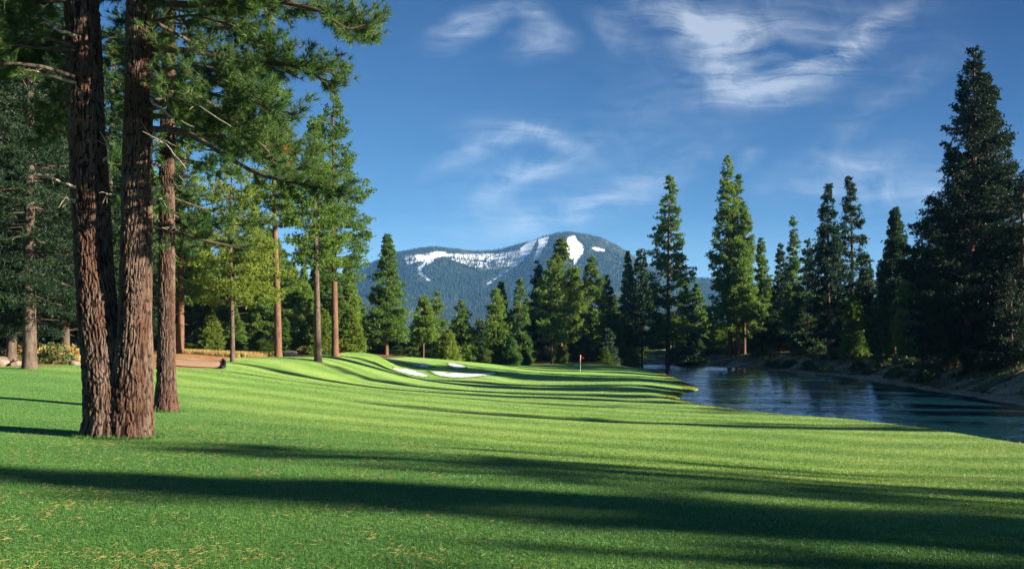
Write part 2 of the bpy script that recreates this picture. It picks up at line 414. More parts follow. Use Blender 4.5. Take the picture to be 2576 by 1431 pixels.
def sdist(x, y, poly):
    x = np.asarray(x, float); y = np.asarray(y, float)
    d = np.full(x.shape, 1e9); ins = np.zeros(x.shape, bool)
    for (ax, ay), (bx, by) in zip(poly, np.roll(poly, -1, 0)):
        ex, ey = bx - ax, by - ay
        t = np.clip(((x - ax) * ex + (y - ay) * ey) / (ex * ex + ey * ey), 0, 1)
        d = np.minimum(d, (x - ax - t * ex) ** 2 + (y - ay - t * ey) ** 2)
        cc = ((ay > y) != (by > y)) & (x < ex * (y - ay) / (ey if ey else 1e-9) + ax)
        ins ^= cc
    d = np.sqrt(d); return np.where(ins, -d, d)
def H(x, y):
    x = np.atleast_1d(np.asarray(x, float)); y = np.atleast_1d(np.asarray(y, float)); sh = x.shape
    xf, yf = x.ravel(), y.ravel(); z = np.empty(len(xf))
    for i in range(0, len(xf), 20000):
        q = np.stack([xf[i:i + 20000], yf[i:i + 20000]], 1) / _S
        q = np.clip(q, [-3.2, -1.6], [3.2, 5.0])
        k = _tps(((q[:, None] - _P[None]) ** 2).sum(-1))
        z[i:i + 20000] = k @ _w[:_n] + _w[_n] + q @ _w[_n + 1:]
    r = np.hypot(xf, yf - 60); far = sstep(160, 400, r)
    z = np.clip(z, .3, 5.5) * (1 - far) + 2.5 * far
    z += .05 * fbm(xf * .12, yf * .12, oct=3, seed=3) * (1 - far)
    near = r < 260
    sd = np.full(len(xf), 99.0); sd[near] = sdist(xf[near], yf[near], POND)
    w = np.where(xf < 23, 2.0 + 4.0 * sstep(66, 80, yf), 7.0)
    up = sstep(0, 1, sd / w); up = np.where(xf < 23, np.clip(sd / w, 0, 1) ** .75 * .6 + .4 * up, up)
    z = np.where(sd > 0, z * up, np.maximum(-1.5, sd * .6))
    return z.reshape(sh)
def h1(x, y): return float(H(x, y)[0])
def hit(px, py, dmin=20, dmax=230):
    """where a line of sight meets the terrain"""
    D = np.linspace(dmin, dmax, 2400); X = (px - HX) / F * D; Z = CAMZ - (py - HY) * D / F
    h = H(X, D); k = np.argmax(h >= Z)
    return X[k], D[k], h[k]

ys_l = np.array([-30, 50, 52.5, 54, 56, 59, 61.5, 63, 66, 70, 72, 80, 88, 100, 115, 130, 140, 145])
xl_l = np.array([-70, -70, -55, -38, -30, -24, -20.6, -20.4, -21.4, -22.8, -22.8, -20.6, -16.5, -16.5, -13, -5, 3, 12])
ys_r = np.array([-20, 5, 20, 28, 36, 43, 49, 53, 60, 66, 72.5, 79, 83.4, 95, 105, 122, 135, 145])
xr_r = np.array([24.6, 21.6, 19.7, 19.2, 19.2, 18.5, 16.3, 14.8, 13.2, 13.0, 14.5, 17.2, 18.1, 19, 20, 21.2, 21.4, 21])
def in_lawn(x, y):
    return (np.minimum(x - np.interp(y, ys_l, xl_l), np.interp(y, ys_r, xr_r) - x) > 0.6) & (y < 144) & (y > -29)

def grid(xs, ys):
    nx, ny = xs.shape[1], xs.shape[0]
    idx = np.arange(nx * ny).reshape(ny, nx)
    return np.stack([idx[:-1, :-1], idx[:-1, 1:], idx[1:, 1:], idx[1:, :-1]], -1).reshape(-1, 4)

# ground: one sheet to the horizon
yy = np.concatenate([np.linspace(-3000, -60, 12), np.linspace(-55, 180, 360), 180 + np.geomspace(1, 9000, 60)])
xx = np.concatenate([-np.geomspace(70, 9000, 30)[::-1], np.linspace(-69, 90, 320), np.geomspace(91, 9000, 30)])
GX, GY = np.meshgrid(xx, yy)
GZ = H(GX, GY)
GZ = GZ - .12 * in_lawn(GX, GY)
sdp = sdist(GX, GY, POND)
GZ = np.where((sdp > 0) & (GX > 23) & (np.hypot(GX, GY) < 260), GZ + (.42 * fbm(GX * .5, GY * .5, oct=4, seed=11)) * np.clip(sdp, 0, 1), GZ)
straw = np.exp(-((GX + 26) / 9) ** 2 - ((GY - 70) / 10) ** 2) * 1.9 + np.exp(-((GX - 14) / 12) ** 2 - ((GY - 152) / 8) ** 2) * 1.3 \
    + np.exp(-((GX + 30) / 14) ** 2 - ((GY - 62) / 6) ** 2) * .7
straw = np.clip(straw * (1 + .5 * fbm(GX * .4, GY * .4, oct=3, seed=5)), 0, 1)
bank = np.where(GX > 18, np.clip(1.2 - np.abs(sdp) / 11, 0, 1), 0)
ground = mk('ground', np.stack([GX, GY, GZ], -1).reshape(-1, 3), grid(GX, GY), M['ground'], smooth=True, attrs={'straw': straw.ravel(), 'bank': bank.ravel()})
tag(ground, kind='structure')

# lawn sheet: rough, fairway and green in one mown sheet
def lawn_sheet():
    ly = np.concatenate([np.linspace(-28, 8, 24), np.linspace(8.5, 60, 150), np.linspace(60.3, 144.5, 320)])
    s = np.linspace(0, 1, 240)
    X = np.interp(ly, ys_l, xl_l)[:, None] * (1 - s) + np.interp(ly, ys_r, xr_r)[:, None] * s
    edge = (1 - np.abs(2 * s - 1)) < .02
    X = X + np.where(s < .01, 1, 0)[None] * .35 * fbm(ly * .8, ly * 0, oct=3, seed=9)[:, None]
    Y = np.repeat(ly[:, None], len(s), 1)
    Z = H(X, Y) + .01
    o = mk('lawn', np.stack([X, Y, Z], -1).reshape(-1, 3), grid(X, Y), M['lawn'], smooth=True); tag(o, kind='structure')
lawn_sheet()

# pond
wx, wy = np.meshgrid(np.linspace(8, 60, 2), np.linspace(-35, 175, 2))
o = mk('pond_water', np.stack([wx, wy, wx * 0], -1).reshape(-1, 3), grid(wx, wy), M['water']); tag(o, kind='structure')

# draped patches from an outline on the ground
def drape(name, poly, mat, dz=.02, n=26, kind='structure'):
    poly = np.array(poly); cx, cy = poly.mean(0)
    # densify the outline with a closed spline
    pts = []
    m = len(poly)
    for i in range(m):
        p0, p1, p2, p3 = poly[i - 1], poly[i], poly[(i + 1) % m], poly[(i + 2) % m]
        for t in np.linspace(0, 1, 8, endpoint=False):
            pts.append(.5 * ((2 * p1) + (-p0 + p2) * t + (2 * p0 - 5 * p1 + 4 * p2 - p3) * t * t + (-p0 + 3 * p1 - 3 * p2 + p3) * t ** 3))
    pts = np.array(pts); k = len(pts)
    rr = np.linspace(0, 1, n)[:, None]
    # axis line instead of a single centre keeps thin shapes clean
    dirv = pts - [cx, cy]; ax = np.linalg.eigh(np.cov(dirv.T))[1][:, 1]
    core = (dirv @ ax)[:, None] * ax * .8
    X = cx + core[None, :, 0] * 1 + (dirv[:, 0] - core[:, 0])[None] * rr
    Y = cy + core[None, :, 1] * 1 + (dirv[:, 1] - core[:, 1])[None] * rr
    X = np.hstack([X, X[:, :1]]); Y = np.hstack([Y, Y[:, :1]])
    Z = H(X, Y) + .01 + dz
    o = mk(name, np.stack([X, Y, Z], -1).reshape(-1, 3), grid(X, Y), mat, smooth=True)
    if kind: tag(o, kind=kind)
    return o
def rg4(pts):   # outline read off an enlarged crop of the photograph, laid on the terrain
    out = []
    for x, y in pts:
        X, D, z = hit((950 + x * .34934) / 1.118, (600 + y * .34941) / 1.118, 70, 135); out.append((X, D))
    return out
bunkers = [[(445, 1250), (560, 1258), (640, 1280), (722, 1306), (715, 1318), (600, 1302), (500, 1272)],
           [(725, 1272), (800, 1290), (870, 1297), (930, 1285), (1000, 1288), (1080, 1298), (1180, 1290), (1275, 1285), (1275, 1298), (1200, 1306), (1120, 1317), (1000, 1325), (880, 1320), (790, 1300)],
           [(600, 1216), (690, 1214), (772, 1238), (720, 1242), (650, 1232)],
           [(885, 1208), (935, 1206), (1035, 1238), (1000, 1250), (930, 1250), (900, 1230)],
           [(405, 1188), (450, 1189), (490, 1197), (440, 1197)]]
for b in bunkers: drape('sand_bunker', rg4(b), M['sand'], .05)
# far fairways glimpsed between the trunks
def ell(cx, cy, rx, ry, n=14): return [(cx + rx * math.cos(a) * (1 + .12 * math.sin(3 * a)), cy + ry * math.sin(a)) for a in np.linspace(0, 2 * math.pi, n, endpoint=False)]
drape('far_fairway', ell(53, 222, 16, 30), M['lawn'], .08)
drape('far_fairway', ell(27, 184, 12, 12), M['lawn'], .08)
# cart path and its black edging
pp = [(-20.7, 62.0), (-21.0, 64), (-22.0, 67), (-23.2, 69.2), (-25.4, 70.5), (-27.2, 69.5), (-26.6, 66.5), (-24.8, 63.8), (-22.9, 61.9)]
drape('cart_path', pp, M['path'], .05)
def tube(P, r, n=8, closed_cap=True):
    """tube along polyline; r scalar or per-point"""
    P = np.asarray(P, float); r = np.broadcast_to(np.asarray(r, float), (len(P),))
    d = np.gradient(P, axis=0); d /= np.linalg.norm(d, axis=1)[:, None] + 1e-9
    up = np.where(np.abs(d[:, 2:3]) > .9, np.array([[1., 0, 0]]), np.array([[0., 0, 1]]))
    a = np.cross(d, up); a /= np.linalg.norm(a, axis=1)[:, None]; b = np.cross(d, a)
    th = np.linspace(0, 2 * np.pi, n, endpoint=False)
    V = P[:, None] + r[:, None, None] * (np.cos(th)[None, :, None] * a[:, None] + np.sin(th)[None, :, None] * b[:, None])
    idx = np.arange(len(P) * n).reshape(len(P), n); j = np.roll(idx, -1, 1)
    T = np.stack([idx[:-1], j[:-1], j[1:], idx[1:]], -1).reshape(-1, 4)
    V = V.reshape(-1, 3)
    if closed_cap:
        V = np.vstack([V, P[:1], P[-1:]]); c0, c1 = len(V) - 2, len(V) - 1
        cap = [(c0, idx[0][(i + 1) % n], idx[0][i], idx[0][i]) for i in range(n)]
        T = np.vstack([T, [(c0, idx[0][(i + 1) % n], idx[0][i], c0) for i in range(0)] or np.zeros((0, 4), int)])
    return V, T
ed = np.array([(-20.25, 61.6), (-20.35, 62.4), (-20.6, 63.5), (-21.2, 65.5), (-21.9, 67.5), (-22.7, 69.5)])
ez = H(ed[:, 0], ed[:, 1])
V, T = tube(np.column_stack([ed, ez + .10]), [.10, .12, .11, .10, .10, .09], 8)
o = mk('path_edging', V, T, M['edging'], smooth=True)
tag(o, 'black curved edging strip along the end of the tan cart path', 'edging')

# ---------------------------------------------------------------- conifers
SP = None
def tri_tufts(C, D, ln, wd, k, r, up=.25, spread=1.0):
    """k thin triangles around each centre C, leaning along D"""
    n = len(C)
    d = r.normal(size=(n, k, 3)); d /= np.linalg.norm(d, axis=2)[..., None]
    d = d * spread + D[:, None] * .7; d[..., 2] += up
    d /= np.linalg.norm(d, axis=2)[..., None]
    s = np.cross(d, r.normal(size=(n, k, 3))); s /= np.linalg.norm(s, axis=2)[..., None] + 1e-9
    L = (ln * r.uniform(.7, 1.25, (n, k)))[..., None]; W = (wd * r.uniform(.7, 1.3, (n, k)))[..., None]
    o = C[:, None] - d * L * .12
    V = np.stack([o - s * W * .35, o + s * W * .35, o + d * L * .55 + s * W * .5, o + d * L], 2).reshape(-1, 3)
    # quads: kite shaped needle bunch
    V = np.stack([o, o + d * L * .5 + s * W * .5, o + d * L, o + d * L * .5 - s * W * .5], 2).reshape(-1, 3)
    T = np.arange(len(V)).reshape(-1, 4)
    return V, T

def crown_points(r, Ht, cb, Rr, style, dens):
    nb = int((Ht - cb) * 11 * dens * (1.25 if style == 'fir' else 1.0))
    t = np.sort(r.uniform(0, 1, nb) ** (1.15 if style == 'fir' else 1.0))
    t = t * .985
    if style == 'fir':   prof = 1.15 * (1 - t) ** .95 * (.75 + .25 * np.minimum(1, t * 6))
    elif style == 'pine': prof = np.minimum(1, .55 + t * 2.3) * (1 - t) ** .85 * 1.25
    else: prof = np.minimum(1, .6 + t * 1.5) * (1 - t) ** .9 * 1.25
    # irregular outline: bites and bulges by azimuth and height
    az = r.uniform(0, 2 * np.pi, nb)
    bulge = 1 + .5 * vnoise(np.cos(az) * 1.3 + 5, np.sin(az) * 1.3 + t * (Ht - cb) * .45, seed=int(r.integers(1000)))
    L = Rr * prof * r.uniform(.7, 1.2, nb) * (1 + (bulge - 1) * (1 - t) ** .3) + .14
    slope0 = (-.35 + 1.0 * t) if style == 'fir' else (-.15 + 1.0 * t)
    slope0 = slope0 + r.normal(0, .12, nb)
    hz = cb + (Ht - cb) * t
    return t, hz, az, L, slope0

def build_tree(seed, Ht, cb, Rr, style='pine', dens=1.0, tl=.42, tw=.11, k=7, tr=.3, lean=(0, 0), sides=12, foot=.35, dead=6, tipup=.35):
    r = np.random.default_rng(seed)
    t, hz, az, L, sl0 = crown_points(r, Ht, cb, Rr, style, dens)
    nb = len(t)
    bend = np.array([r.normal(0, .012), r.normal(0, .012)])
    def axis(z): return np.stack([lean[0] * z + bend[0] * z * np.sin(z / Ht * 3), lean[1] * z + bend[1] * z * np.sin(z / Ht * 2.3), z], -1)
    base = axis(hz)
    dr = np.stack([np.cos(az), np.sin(az)], -1)
    def bp(s, i):   # point at fraction s of branch i
        x = s * L[i]; z = sl0[i] * x + tipup * x * s * (.5 if style == 'fir' else 1) * .6
        return base[i] + np.stack([dr[i, 0] * x, dr[i, 1] * x, z], -1)
    # tufts
    cn = 4 if style == 'fir' else 5
    per = np.maximum(1, (L * (4.2 if style == 'fir' else 2.6) * dens + r.uniform(0, 1, nb)).astype(int) + 1)
    i = np.repeat(np.arange(nb), per)
    s = r.uniform(.18 if style == 'fir' else .34, 1.03, len(i)) ** (.75 if style == 'fir' else .6)
    P = bp(s, i)
    side = np.stack([-dr[i, 1], dr[i, 0], np.zeros(len(i))], -1)
    w = (1.05 - s) * L[i] * .42 + .12
    off = r.normal(0, 1, len(i)) * w
    P = P + side * off[:, None] + np.stack([np.zeros(len(i)), np.zeros(len(i)), r.normal(0, .08, len(i)) + .1 * np.abs(off)], -1)
    P = np.repeat(P, cn, 0); i = np.repeat(i, cn); s = np.repeat(s, cn); off = np.repeat(off, cn); side = np.repeat(side, cn, 0)
    P = P + r.normal(size=P.shape) * np.array([1, 1, .55]) * (.35 + .65 * (1 - t[i])[:, None]) * (.55 * tl + .05 if style == 'fir' else .70 * tl + .06)
    outd = np.stack([dr[i, 0], dr[i, 1], .1 + 0 * s], -1) + side * np.sign(off)[:, None] * .5
    # leader tufts
    zt = Ht - np.abs(r.normal(0, .8, 10)) - .2; Pl = axis(zt) ; P = np.vstack([P, Pl]); outd = np.vstack([outd, np.tile([0, 0, 1.], (10, 1))])
    V, T = tri_tufts(P, outd, np.concatenate([.5 + .5 * np.sqrt(1 - t[i]), np.full(10, .55)])[:, None] * tl, tw, k, r, up=.25 if style != 'fir' else .05)
    # wood
    wood = Acc()
    zs = np.concatenate([[0, .15, .4, .9], np.linspace(1.6, Ht * .97, 14)])
    rad = tr * (1 - zs / Ht) ** .8 * .92 + .025; rad[0] = tr * (1 + foot); rad[1] = tr * (1 + foot * .55); rad[2] = tr * (1 + foot * .2)
    tv, tt = tube(axis(zs - .1), rad, sides); wood.add(tv, tt)
    bi = np.arange(0, nb, 2 if nb > 150 else 1)
    ss = np.array([0, .35, .85])
    for m_, s_ in enumerate(ss): pass
    B = np.stack([bp(np.full(len(bi), q), bi) for q in ss], 1)       # nb,3,3
    rr = np.stack([.012 + L[bi] * .012, .009 + L[bi] * .008, np.full(len(bi), .006)], 1)
    sd = np.stack([-dr[bi, 1], dr[bi, 0], 0 * L[bi]], -1); upv = np.array([0, 0, 1.])
    ring = []
    for a in (0, 2.094, 4.189):
        ring.append(B + rr[..., None] * (math.cos(a) * sd[:, None] + math.sin(a) * upv))
    BV = np.stack(ring, 2).reshape(-1, 3)          # branch, ring(3), corner(3)
    q = np.arange(len(bi))[:, None, None] * 9 + np.arange(2)[None, :, None] * 3
    j = np.arange(3)[None, None]; j2 = (j + 1) % 3
    BT = np.stack([q + j, q + j2, q + 3 + j2, q + 3 + j], -1).reshape(-1, 4)
    wood.add(BV, BT)
    # dead stubs on the bare trunk
    for _ in range(dead if cb > 3 else 0):
        z = r.uniform(min(cb, Ht) * .45, cb * 1.05); a = r.uniform(0, 6.28); l = r.uniform(.4, 1.6)
        p0 = axis(np.array(z)); e = p0 + np.array([math.cos(a) * l, math.sin(a) * l, r.uniform(-.3, .2) * l])
        tv, tt = tube(np.array([p0, (p0 + e) / 2 + [0, 0, .05], e]), [.035, .025, .01], 4, False); wood.add(tv, tt)
    return V, T, wood

tree_names = {'pine': 'pine_tree', 'fir': 'fir_tree', 'young': 'young_pine'}
MESHES = {}
def place_tree(px, D, top, hw, cbf, style, mat, label, group=None, seed=0, name=None, tr=None, dens=1.0, bark='bark', lean=(0, 0), detail=None, base_y=None, multi=None):
    """px column of the foot, distance, picture row of the tip -> a tree standing at its real place and size"""
    X = (px - HX) / F * D; z = h1(X, D)
    Ht = CAMZ + (HY - top) * D / F - z; Rr = hw * D / F
    root = empty(name or tree_names[style], (X, D, z - .05)); tag(root, label, 'tree', group)
    q = D / 2230 * 2.5            # size of one rendered pixel there
    tl = max(.24, min(.50, q * 2.9)); tw = max(.035, min(.13, q * .62)); k = 9
    if D < 75: k = 11
    if detail: tl, tw, k = detail
    dn = dens * min(1.35, max(.6, (.34 / tl) ** .6)) * (1.7 if hw * D / F < 1.6 else .92)
    T_ = tr or max(.12, Ht * .0125)
    if lean == (0, 0): lean = (random.Random(seed).uniform(-.014, .014), random.Random(seed + 1).uniform(-.014, .014)); 
    V, T, wood = build_tree(seed, Ht, Ht * cbf, Rr, style, dn, tl, tw, k, T_, lean=lean)
    wood.mk('trunk', M[bark], root, smooth=True)
    mk('crown', V, T, M[mat], root)
    return root

TREES = [
 # px, D, top, halfwidth, crown base fraction, style, material, label, extra
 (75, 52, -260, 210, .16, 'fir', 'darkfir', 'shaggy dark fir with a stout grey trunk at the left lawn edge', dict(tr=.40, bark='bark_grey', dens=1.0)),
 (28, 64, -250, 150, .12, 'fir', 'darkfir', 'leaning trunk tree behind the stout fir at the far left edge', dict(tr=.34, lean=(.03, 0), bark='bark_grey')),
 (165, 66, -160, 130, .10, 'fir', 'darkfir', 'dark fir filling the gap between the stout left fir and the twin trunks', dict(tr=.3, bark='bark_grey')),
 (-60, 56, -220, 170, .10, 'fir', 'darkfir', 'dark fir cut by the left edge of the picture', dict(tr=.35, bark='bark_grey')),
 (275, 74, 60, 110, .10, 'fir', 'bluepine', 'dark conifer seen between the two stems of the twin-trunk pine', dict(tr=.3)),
 (452, 76, 330, 80, .22, 'pine', 'pine', 'pine with a leaning rusty red trunk just right of the second near trunk', dict(tr=.36, lean=(.035, 0))),
 (585, 68, 395, 105, .27, 'pine', 'pine_yellow', 'slim pine on the lawn edge beside the path end, yellow-green drooping crown', dict(tr=.18, bark='bark_grey', dens=1.15)),
 (700, 80, 188, 66, .47, 'pine', 'pine', 'tall straight orange-barked pine left of the pale boulder', dict(tr=.36, dens=1.4)),
 (800, 72, 300, 56, .38, 'pine', 'pine', 'tall dark-barked pine standing forward on the lawn right of the boulder', dict(dens=1.2, tr=.30, bark='bark_grey')),
 (843, 82, 232, 84, .28, 'pine', 'pine', 'tall red-barked pine, the tree at the right end of the left grove against the sky', dict(tr=.34, dens=1.15)),
 (972, 118, 585, 58, .13, 'fir', 'pine', 'full cone-shaped pine alone behind the mound, left of the snowy mountain', dict(tr=.26, dens=1.15)),
 (1065, 126, 743, 25, .28, 'young', 'pine', 'small pine with twin thin stems behind the mound, first right of the full cone-shaped pine', dict(tr=.12)),
 (1100, 130, 733, 34, .10, 'fir', 'fir', 'dark pointed conifer above the left bunkers', dict(tr=.18)),
 (1127, 120, 832, 24, .02, 'fir', 'pine_yellow', 'short bushy yellow-green pine behind the bunker mound', dict(tr=.1, dens=1.3)),
 (1161, 132, 755, 38, .08, 'fir', 'pine', 'medium broad cone-shaped conifer over the right rear bunker', dict(tr=.18)),
 (1206, 138, 800, 26, .08, 'fir', 'bluepine', 'short dark rounded conifer between the bunkers and the green', dict(tr=.15)),
 (1246, 132, 725, 30, .24, 'young', 'pine', 'slender light green pine with bare lower trunk left of the green', dict(tr=.16, dens=1.1)),
 (1262, 150, 708, 22, .10, 'fir', 'fir', 'narrow pointed conifer peeking over the slender light green pine', dict(tr=.15)),
 (1284, 130, 850, 17, .15, 'fir', 'fir', 'small conifer on a thin bare stem at the left back of the green', dict(tr=.07)),
 (1306, 142, 700, 32, .08, 'fir', 'fir', 'pointed two-toned conifer midway between left bunkers and flag', dict(tr=.2)),
 (1352, 152, 650, 36, .06, 'fir', 'bluepine', 'nearly black narrow conifer beside the broad pine left of the flag', dict(tr=.22)),
 (1388, 144, 655, 48, .22, 'pine', 'pine', 'pine with straight bare trunk in front left of the broad golden-green pine', dict(tr=.24)),
 (1412, 150, 596, 62, .16, 'young', 'pine_yellow', 'broad tall golden-green pine rising over the mountain left of the flag', dict(tr=.26, dens=1.3)),
 (1490, 160, 640, 38, .20, 'young', 'pine', 'tall light green pine right behind the flag', dict(tr=.22, dens=1.1)),
 (1524, 164, 690, 34, .10, 'fir', 'pine', 'green conifer adjoining the tall light green pine right of the flag', dict(tr=.2)),
 (1528, 150, 828, 30, .02, 'fir', 'bluepine', 'low black-green conifer bush right of the flag', dict(tr=.12, dens=1.3)),
 (1578, 162, 630, 27, .14, 'fir', 'fir', 'slim pointed conifer between the flag and the pond head', dict(tr=.2)),
 (1616, 160, 625, 42, .22, 'pine', 'bluepine', 'dark tufted pine leaning on the tall spire pine left of the pond', dict(tr=.24)),
 (1680, 165, 440, 56, .14, 'pine', 'pine', 'tall free-standing spire pine at the head of the pond', dict(tr=.5, dens=1.0)),
 (1752, 185, 712, 30, .10, 'fir', 'pine', 'lower light conifer in the gap between the two tallest pond pines', dict(tr=.2)),
 (1742, 160, 835, 26, .03, 'fir', 'bluepine', 'low dark conifer on the bank under the gap between the tall pond pines', dict(tr=.1, dens=1.3)),
 (1838, 158, 384, 44, .14, 'pine', 'pine', 'tallest central spire pine, left stem of the close clump beyond the pond', dict(tr=.5, lean=(-.008, 0))),
 (1856, 159, 436, 34, .16, 'pine', 'pine', 'second spire in the close clump beyond the pond', dict(tr=.38, lean=(0, 0))),
 (1872, 157, 530, 42, .12, 'pine', 'pine', 'lowest and rightmost spire in the close clump beyond the pond', dict(tr=.35, lean=(.006, 0))),
 (1916, 165, 594, 36, .08, 'fir', 'pine', 'pointed conifer just right of the close clump of spires', dict(tr=.24)),
 (1963, 160, 610, 30, .10, 'fir', 'bluepine', 'blue-green conifer left of the thin layered spruce', dict(tr=.2)),
 (1993, 150, 545, 28, .20, 'fir', 'fir', 'thin layered spruce-like tree with tiered branches beyond the pond', dict(tr=.2, dens=.85)),
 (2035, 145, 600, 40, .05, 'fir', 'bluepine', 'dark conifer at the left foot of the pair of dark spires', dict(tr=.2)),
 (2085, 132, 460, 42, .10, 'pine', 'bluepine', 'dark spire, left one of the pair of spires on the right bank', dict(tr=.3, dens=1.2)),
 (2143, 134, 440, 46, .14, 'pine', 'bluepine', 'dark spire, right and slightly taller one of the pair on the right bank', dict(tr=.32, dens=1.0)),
 (2145, 118, 748, 22, .12, 'young', 'pine_yellow', 'small bright sunlit young pine on the dark right bank', dict(tr=.07, dens=1.2)),
 (2180, 126, 640, 38, .05, 'fir', 'bluepine', 'dark conifer behind the small bright young pine', dict(tr=.2)),
 (2250, 118, 522, 30, .30, 'pine', 'bluepine', 'dark clumpy pine standing alone between the paired spires and the giant right pine', dict(tr=.24, dens=1.1)),
 (2226, 122, 690, 38, .04, 'fir', 'fir', 'dark conifer at the left foot of the lone clumpy pine', dict(tr=.18)),
 (2290, 112, 640, 44, .05, 'fir', 'fir', 'dark green conifer between the lone clumpy pine and the giant right pine', dict(tr=.2)),
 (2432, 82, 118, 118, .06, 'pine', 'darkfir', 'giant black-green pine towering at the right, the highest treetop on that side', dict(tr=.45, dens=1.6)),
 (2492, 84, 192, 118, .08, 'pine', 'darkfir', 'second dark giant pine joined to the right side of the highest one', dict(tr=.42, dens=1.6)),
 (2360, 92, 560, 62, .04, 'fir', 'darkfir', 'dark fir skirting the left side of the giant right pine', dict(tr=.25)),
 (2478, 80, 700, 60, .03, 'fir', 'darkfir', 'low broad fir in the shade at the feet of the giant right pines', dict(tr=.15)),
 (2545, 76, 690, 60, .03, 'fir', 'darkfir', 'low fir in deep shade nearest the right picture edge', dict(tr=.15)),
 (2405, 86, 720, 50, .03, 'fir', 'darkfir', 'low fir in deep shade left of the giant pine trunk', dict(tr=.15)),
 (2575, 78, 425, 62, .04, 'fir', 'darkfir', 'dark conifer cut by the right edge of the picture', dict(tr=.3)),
]
for i, tdef in enumerate(TREES):
    *a, ex = tdef
    place_tree(*a, seed=100 + i, **ex)

# shared background trees: copies of a few kinds ---------------------------------
protos = {}
def proto(key, Ht, cbf, Rr, style, mat, bark, seed, dens=1.0, tl=.45, tw=.10, k=9):
    root = empty(tree_names[style], (0, 0, 0))
    V, T, wood = build_tree(seed, Ht, Ht * cbf, Rr, style, dens, tl, tw, k, Ht * .012, sides=8)
    a = wood.mk('trunk', M[bark], root, smooth=True); b = mk('crown', V, T, M[mat], root)
    protos[key] = [root, a, b, Ht, Rr, False]
proto('a', 20, .10, 3.2, 'fir', 'fir', 'bark', 501)
proto('b', 22, .18, 3.4, 'pine', 'pine', 'bark', 502, 1.2)
proto('c', 18, .06, 3.2, 'fir', 'pine', 'bark_grey', 503)
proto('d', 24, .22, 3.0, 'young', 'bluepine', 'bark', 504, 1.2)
proto('e', 8, .05, 1.7, 'fir', 'pine_yellow', 'bark_grey', 505, 2.0, .34, .09)
proto('f', 22, .30, 3.4, 'pine', 'pine_yellow', 'bark', 506, 1.2)
proto('s', 20, .12, 3.0, 'pine', 'pine', 'bark', 509, .30)
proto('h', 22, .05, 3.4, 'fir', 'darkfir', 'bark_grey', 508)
def copy_tree(key, X, Y, Ht, Rr, rz, label, group):
    P = protos[key]
    if not P[5]: root = P[0]; P[5] = True
    else:
        root = P[0].copy(); col.objects.link(root)
        for ch in (P[1], P[2]):
            cc = ch.copy(); col.objects.link(cc); cc.parent = root
    root.location = (X, Y, h1(X, Y) - .1); root.rotation_euler = (0, 0, rz)
    root.scale = (Rr / P[4], Rr / P[4], Ht / P[3])
    tag(root, label, 'tree', group)
ORD = 'first second third fourth fifth sixth seventh eighth ninth tenth eleventh twelfth thirteenth fourteenth fifteenth sixteenth'.split()
def forest(n, px0, px1, D0, D1, top0, top1, keys, label, group, rad=(28, 44), seed=1):
    r = random.Random(seed)
    for i in range(n):
        px = px0 + (px1 - px0) * (i + r.random()) / n; D = r.uniform(D0, D1); X = (px - HX) / F * D
        top = r.uniform(top0, top1); Ht = CAMZ + (HY - top) * D / F - h1(X, D)
        copy_tree(r.choice(keys), X, D, Ht, r.uniform(*rad) * D / F, r.uniform(0, 6.3), label.replace('one of', ORD[i] + ' from the left of'), group)
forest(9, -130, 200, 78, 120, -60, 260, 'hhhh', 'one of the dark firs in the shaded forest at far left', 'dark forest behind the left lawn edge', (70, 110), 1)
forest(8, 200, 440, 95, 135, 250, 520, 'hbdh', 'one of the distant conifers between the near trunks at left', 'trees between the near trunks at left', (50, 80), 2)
forest(13, 430, 690, 95, 135, 520, 700, 'bfcb', 'one of the sunlit conifers behind the cart path', 'wall of trees behind the cart path', (38, 60), 3)
forest(13, 670, 900, 98, 140, 610, 790, 'bfcb', 'one of the sunlit conifers behind the tall bare trunks', 'wall of trees behind the tall bare trunks', (34, 50), 4)
forest(9, 470, 900, 84, 93, 770, 850, 'ecef', 'one of the short conifers behind the dry grass strip', 'short conifers behind the dry grass', (24, 36), 5)
forest(9, 860, 1060, 125, 170, 770, 860, 'ecea', 'one of the low conifers behind the mound', 'low conifers behind the mound', (20, 30), 6)
forest(14, 1050, 1330, 150, 190, 790, 862, 'accd', 'one of the low conifers behind the bunkers', 'low conifers behind the bunkers', (20, 34), 7)
forest(14, 1320, 1600, 172, 205, 735, 850, 'bcad', 'one of the lower conifers behind the flag', 'lower conifers behind the flag', (24, 38), 8)
forest(12, 1590, 1840, 195, 240, 765, 840, 'bcaf', 'one of the lower conifers beyond the head of the pond', 'lower conifers beyond the pond head', (26, 40), 9)
forest(12, 1860, 2080, 168, 215, 690, 800, 'acda', 'one of the shaded conifers right of the spire clump', 'shaded conifers right of the spire clump', (28, 44), 10)
forest(13, 2060, 2340, 135, 180, 640, 780, 'hdad', 'one of the dark conifers backing the right bank', 'dark conifers on the right bank', (30, 48), 11)
forest(8, 2330, 2640, 95, 130, 470, 700, 'hdhh', 'one of the dark conifers behind the giant right pines', 'dark conifers behind the giant right pines', (50, 80), 12)
forest(16, 1040, 1330, 131, 146, 858, 884, 'ee', 'one of the bushy little conifers behind the bunkers', 'bushy conifers behind the bunkers', (12, 20), 13)
forest(13, 1330, 1600, 148, 163, 850, 882, 'eee', 'one of the bushy little conifers at the edge behind the green', 'bushy conifers behind the green', (12, 22), 14)
forest(14, 1690, 1990, 168, 185, 840, 875, 'ecc', 'one of the bushy little conifers on the pond head shore', 'bushy conifers at the pond head', (14, 24), 15)
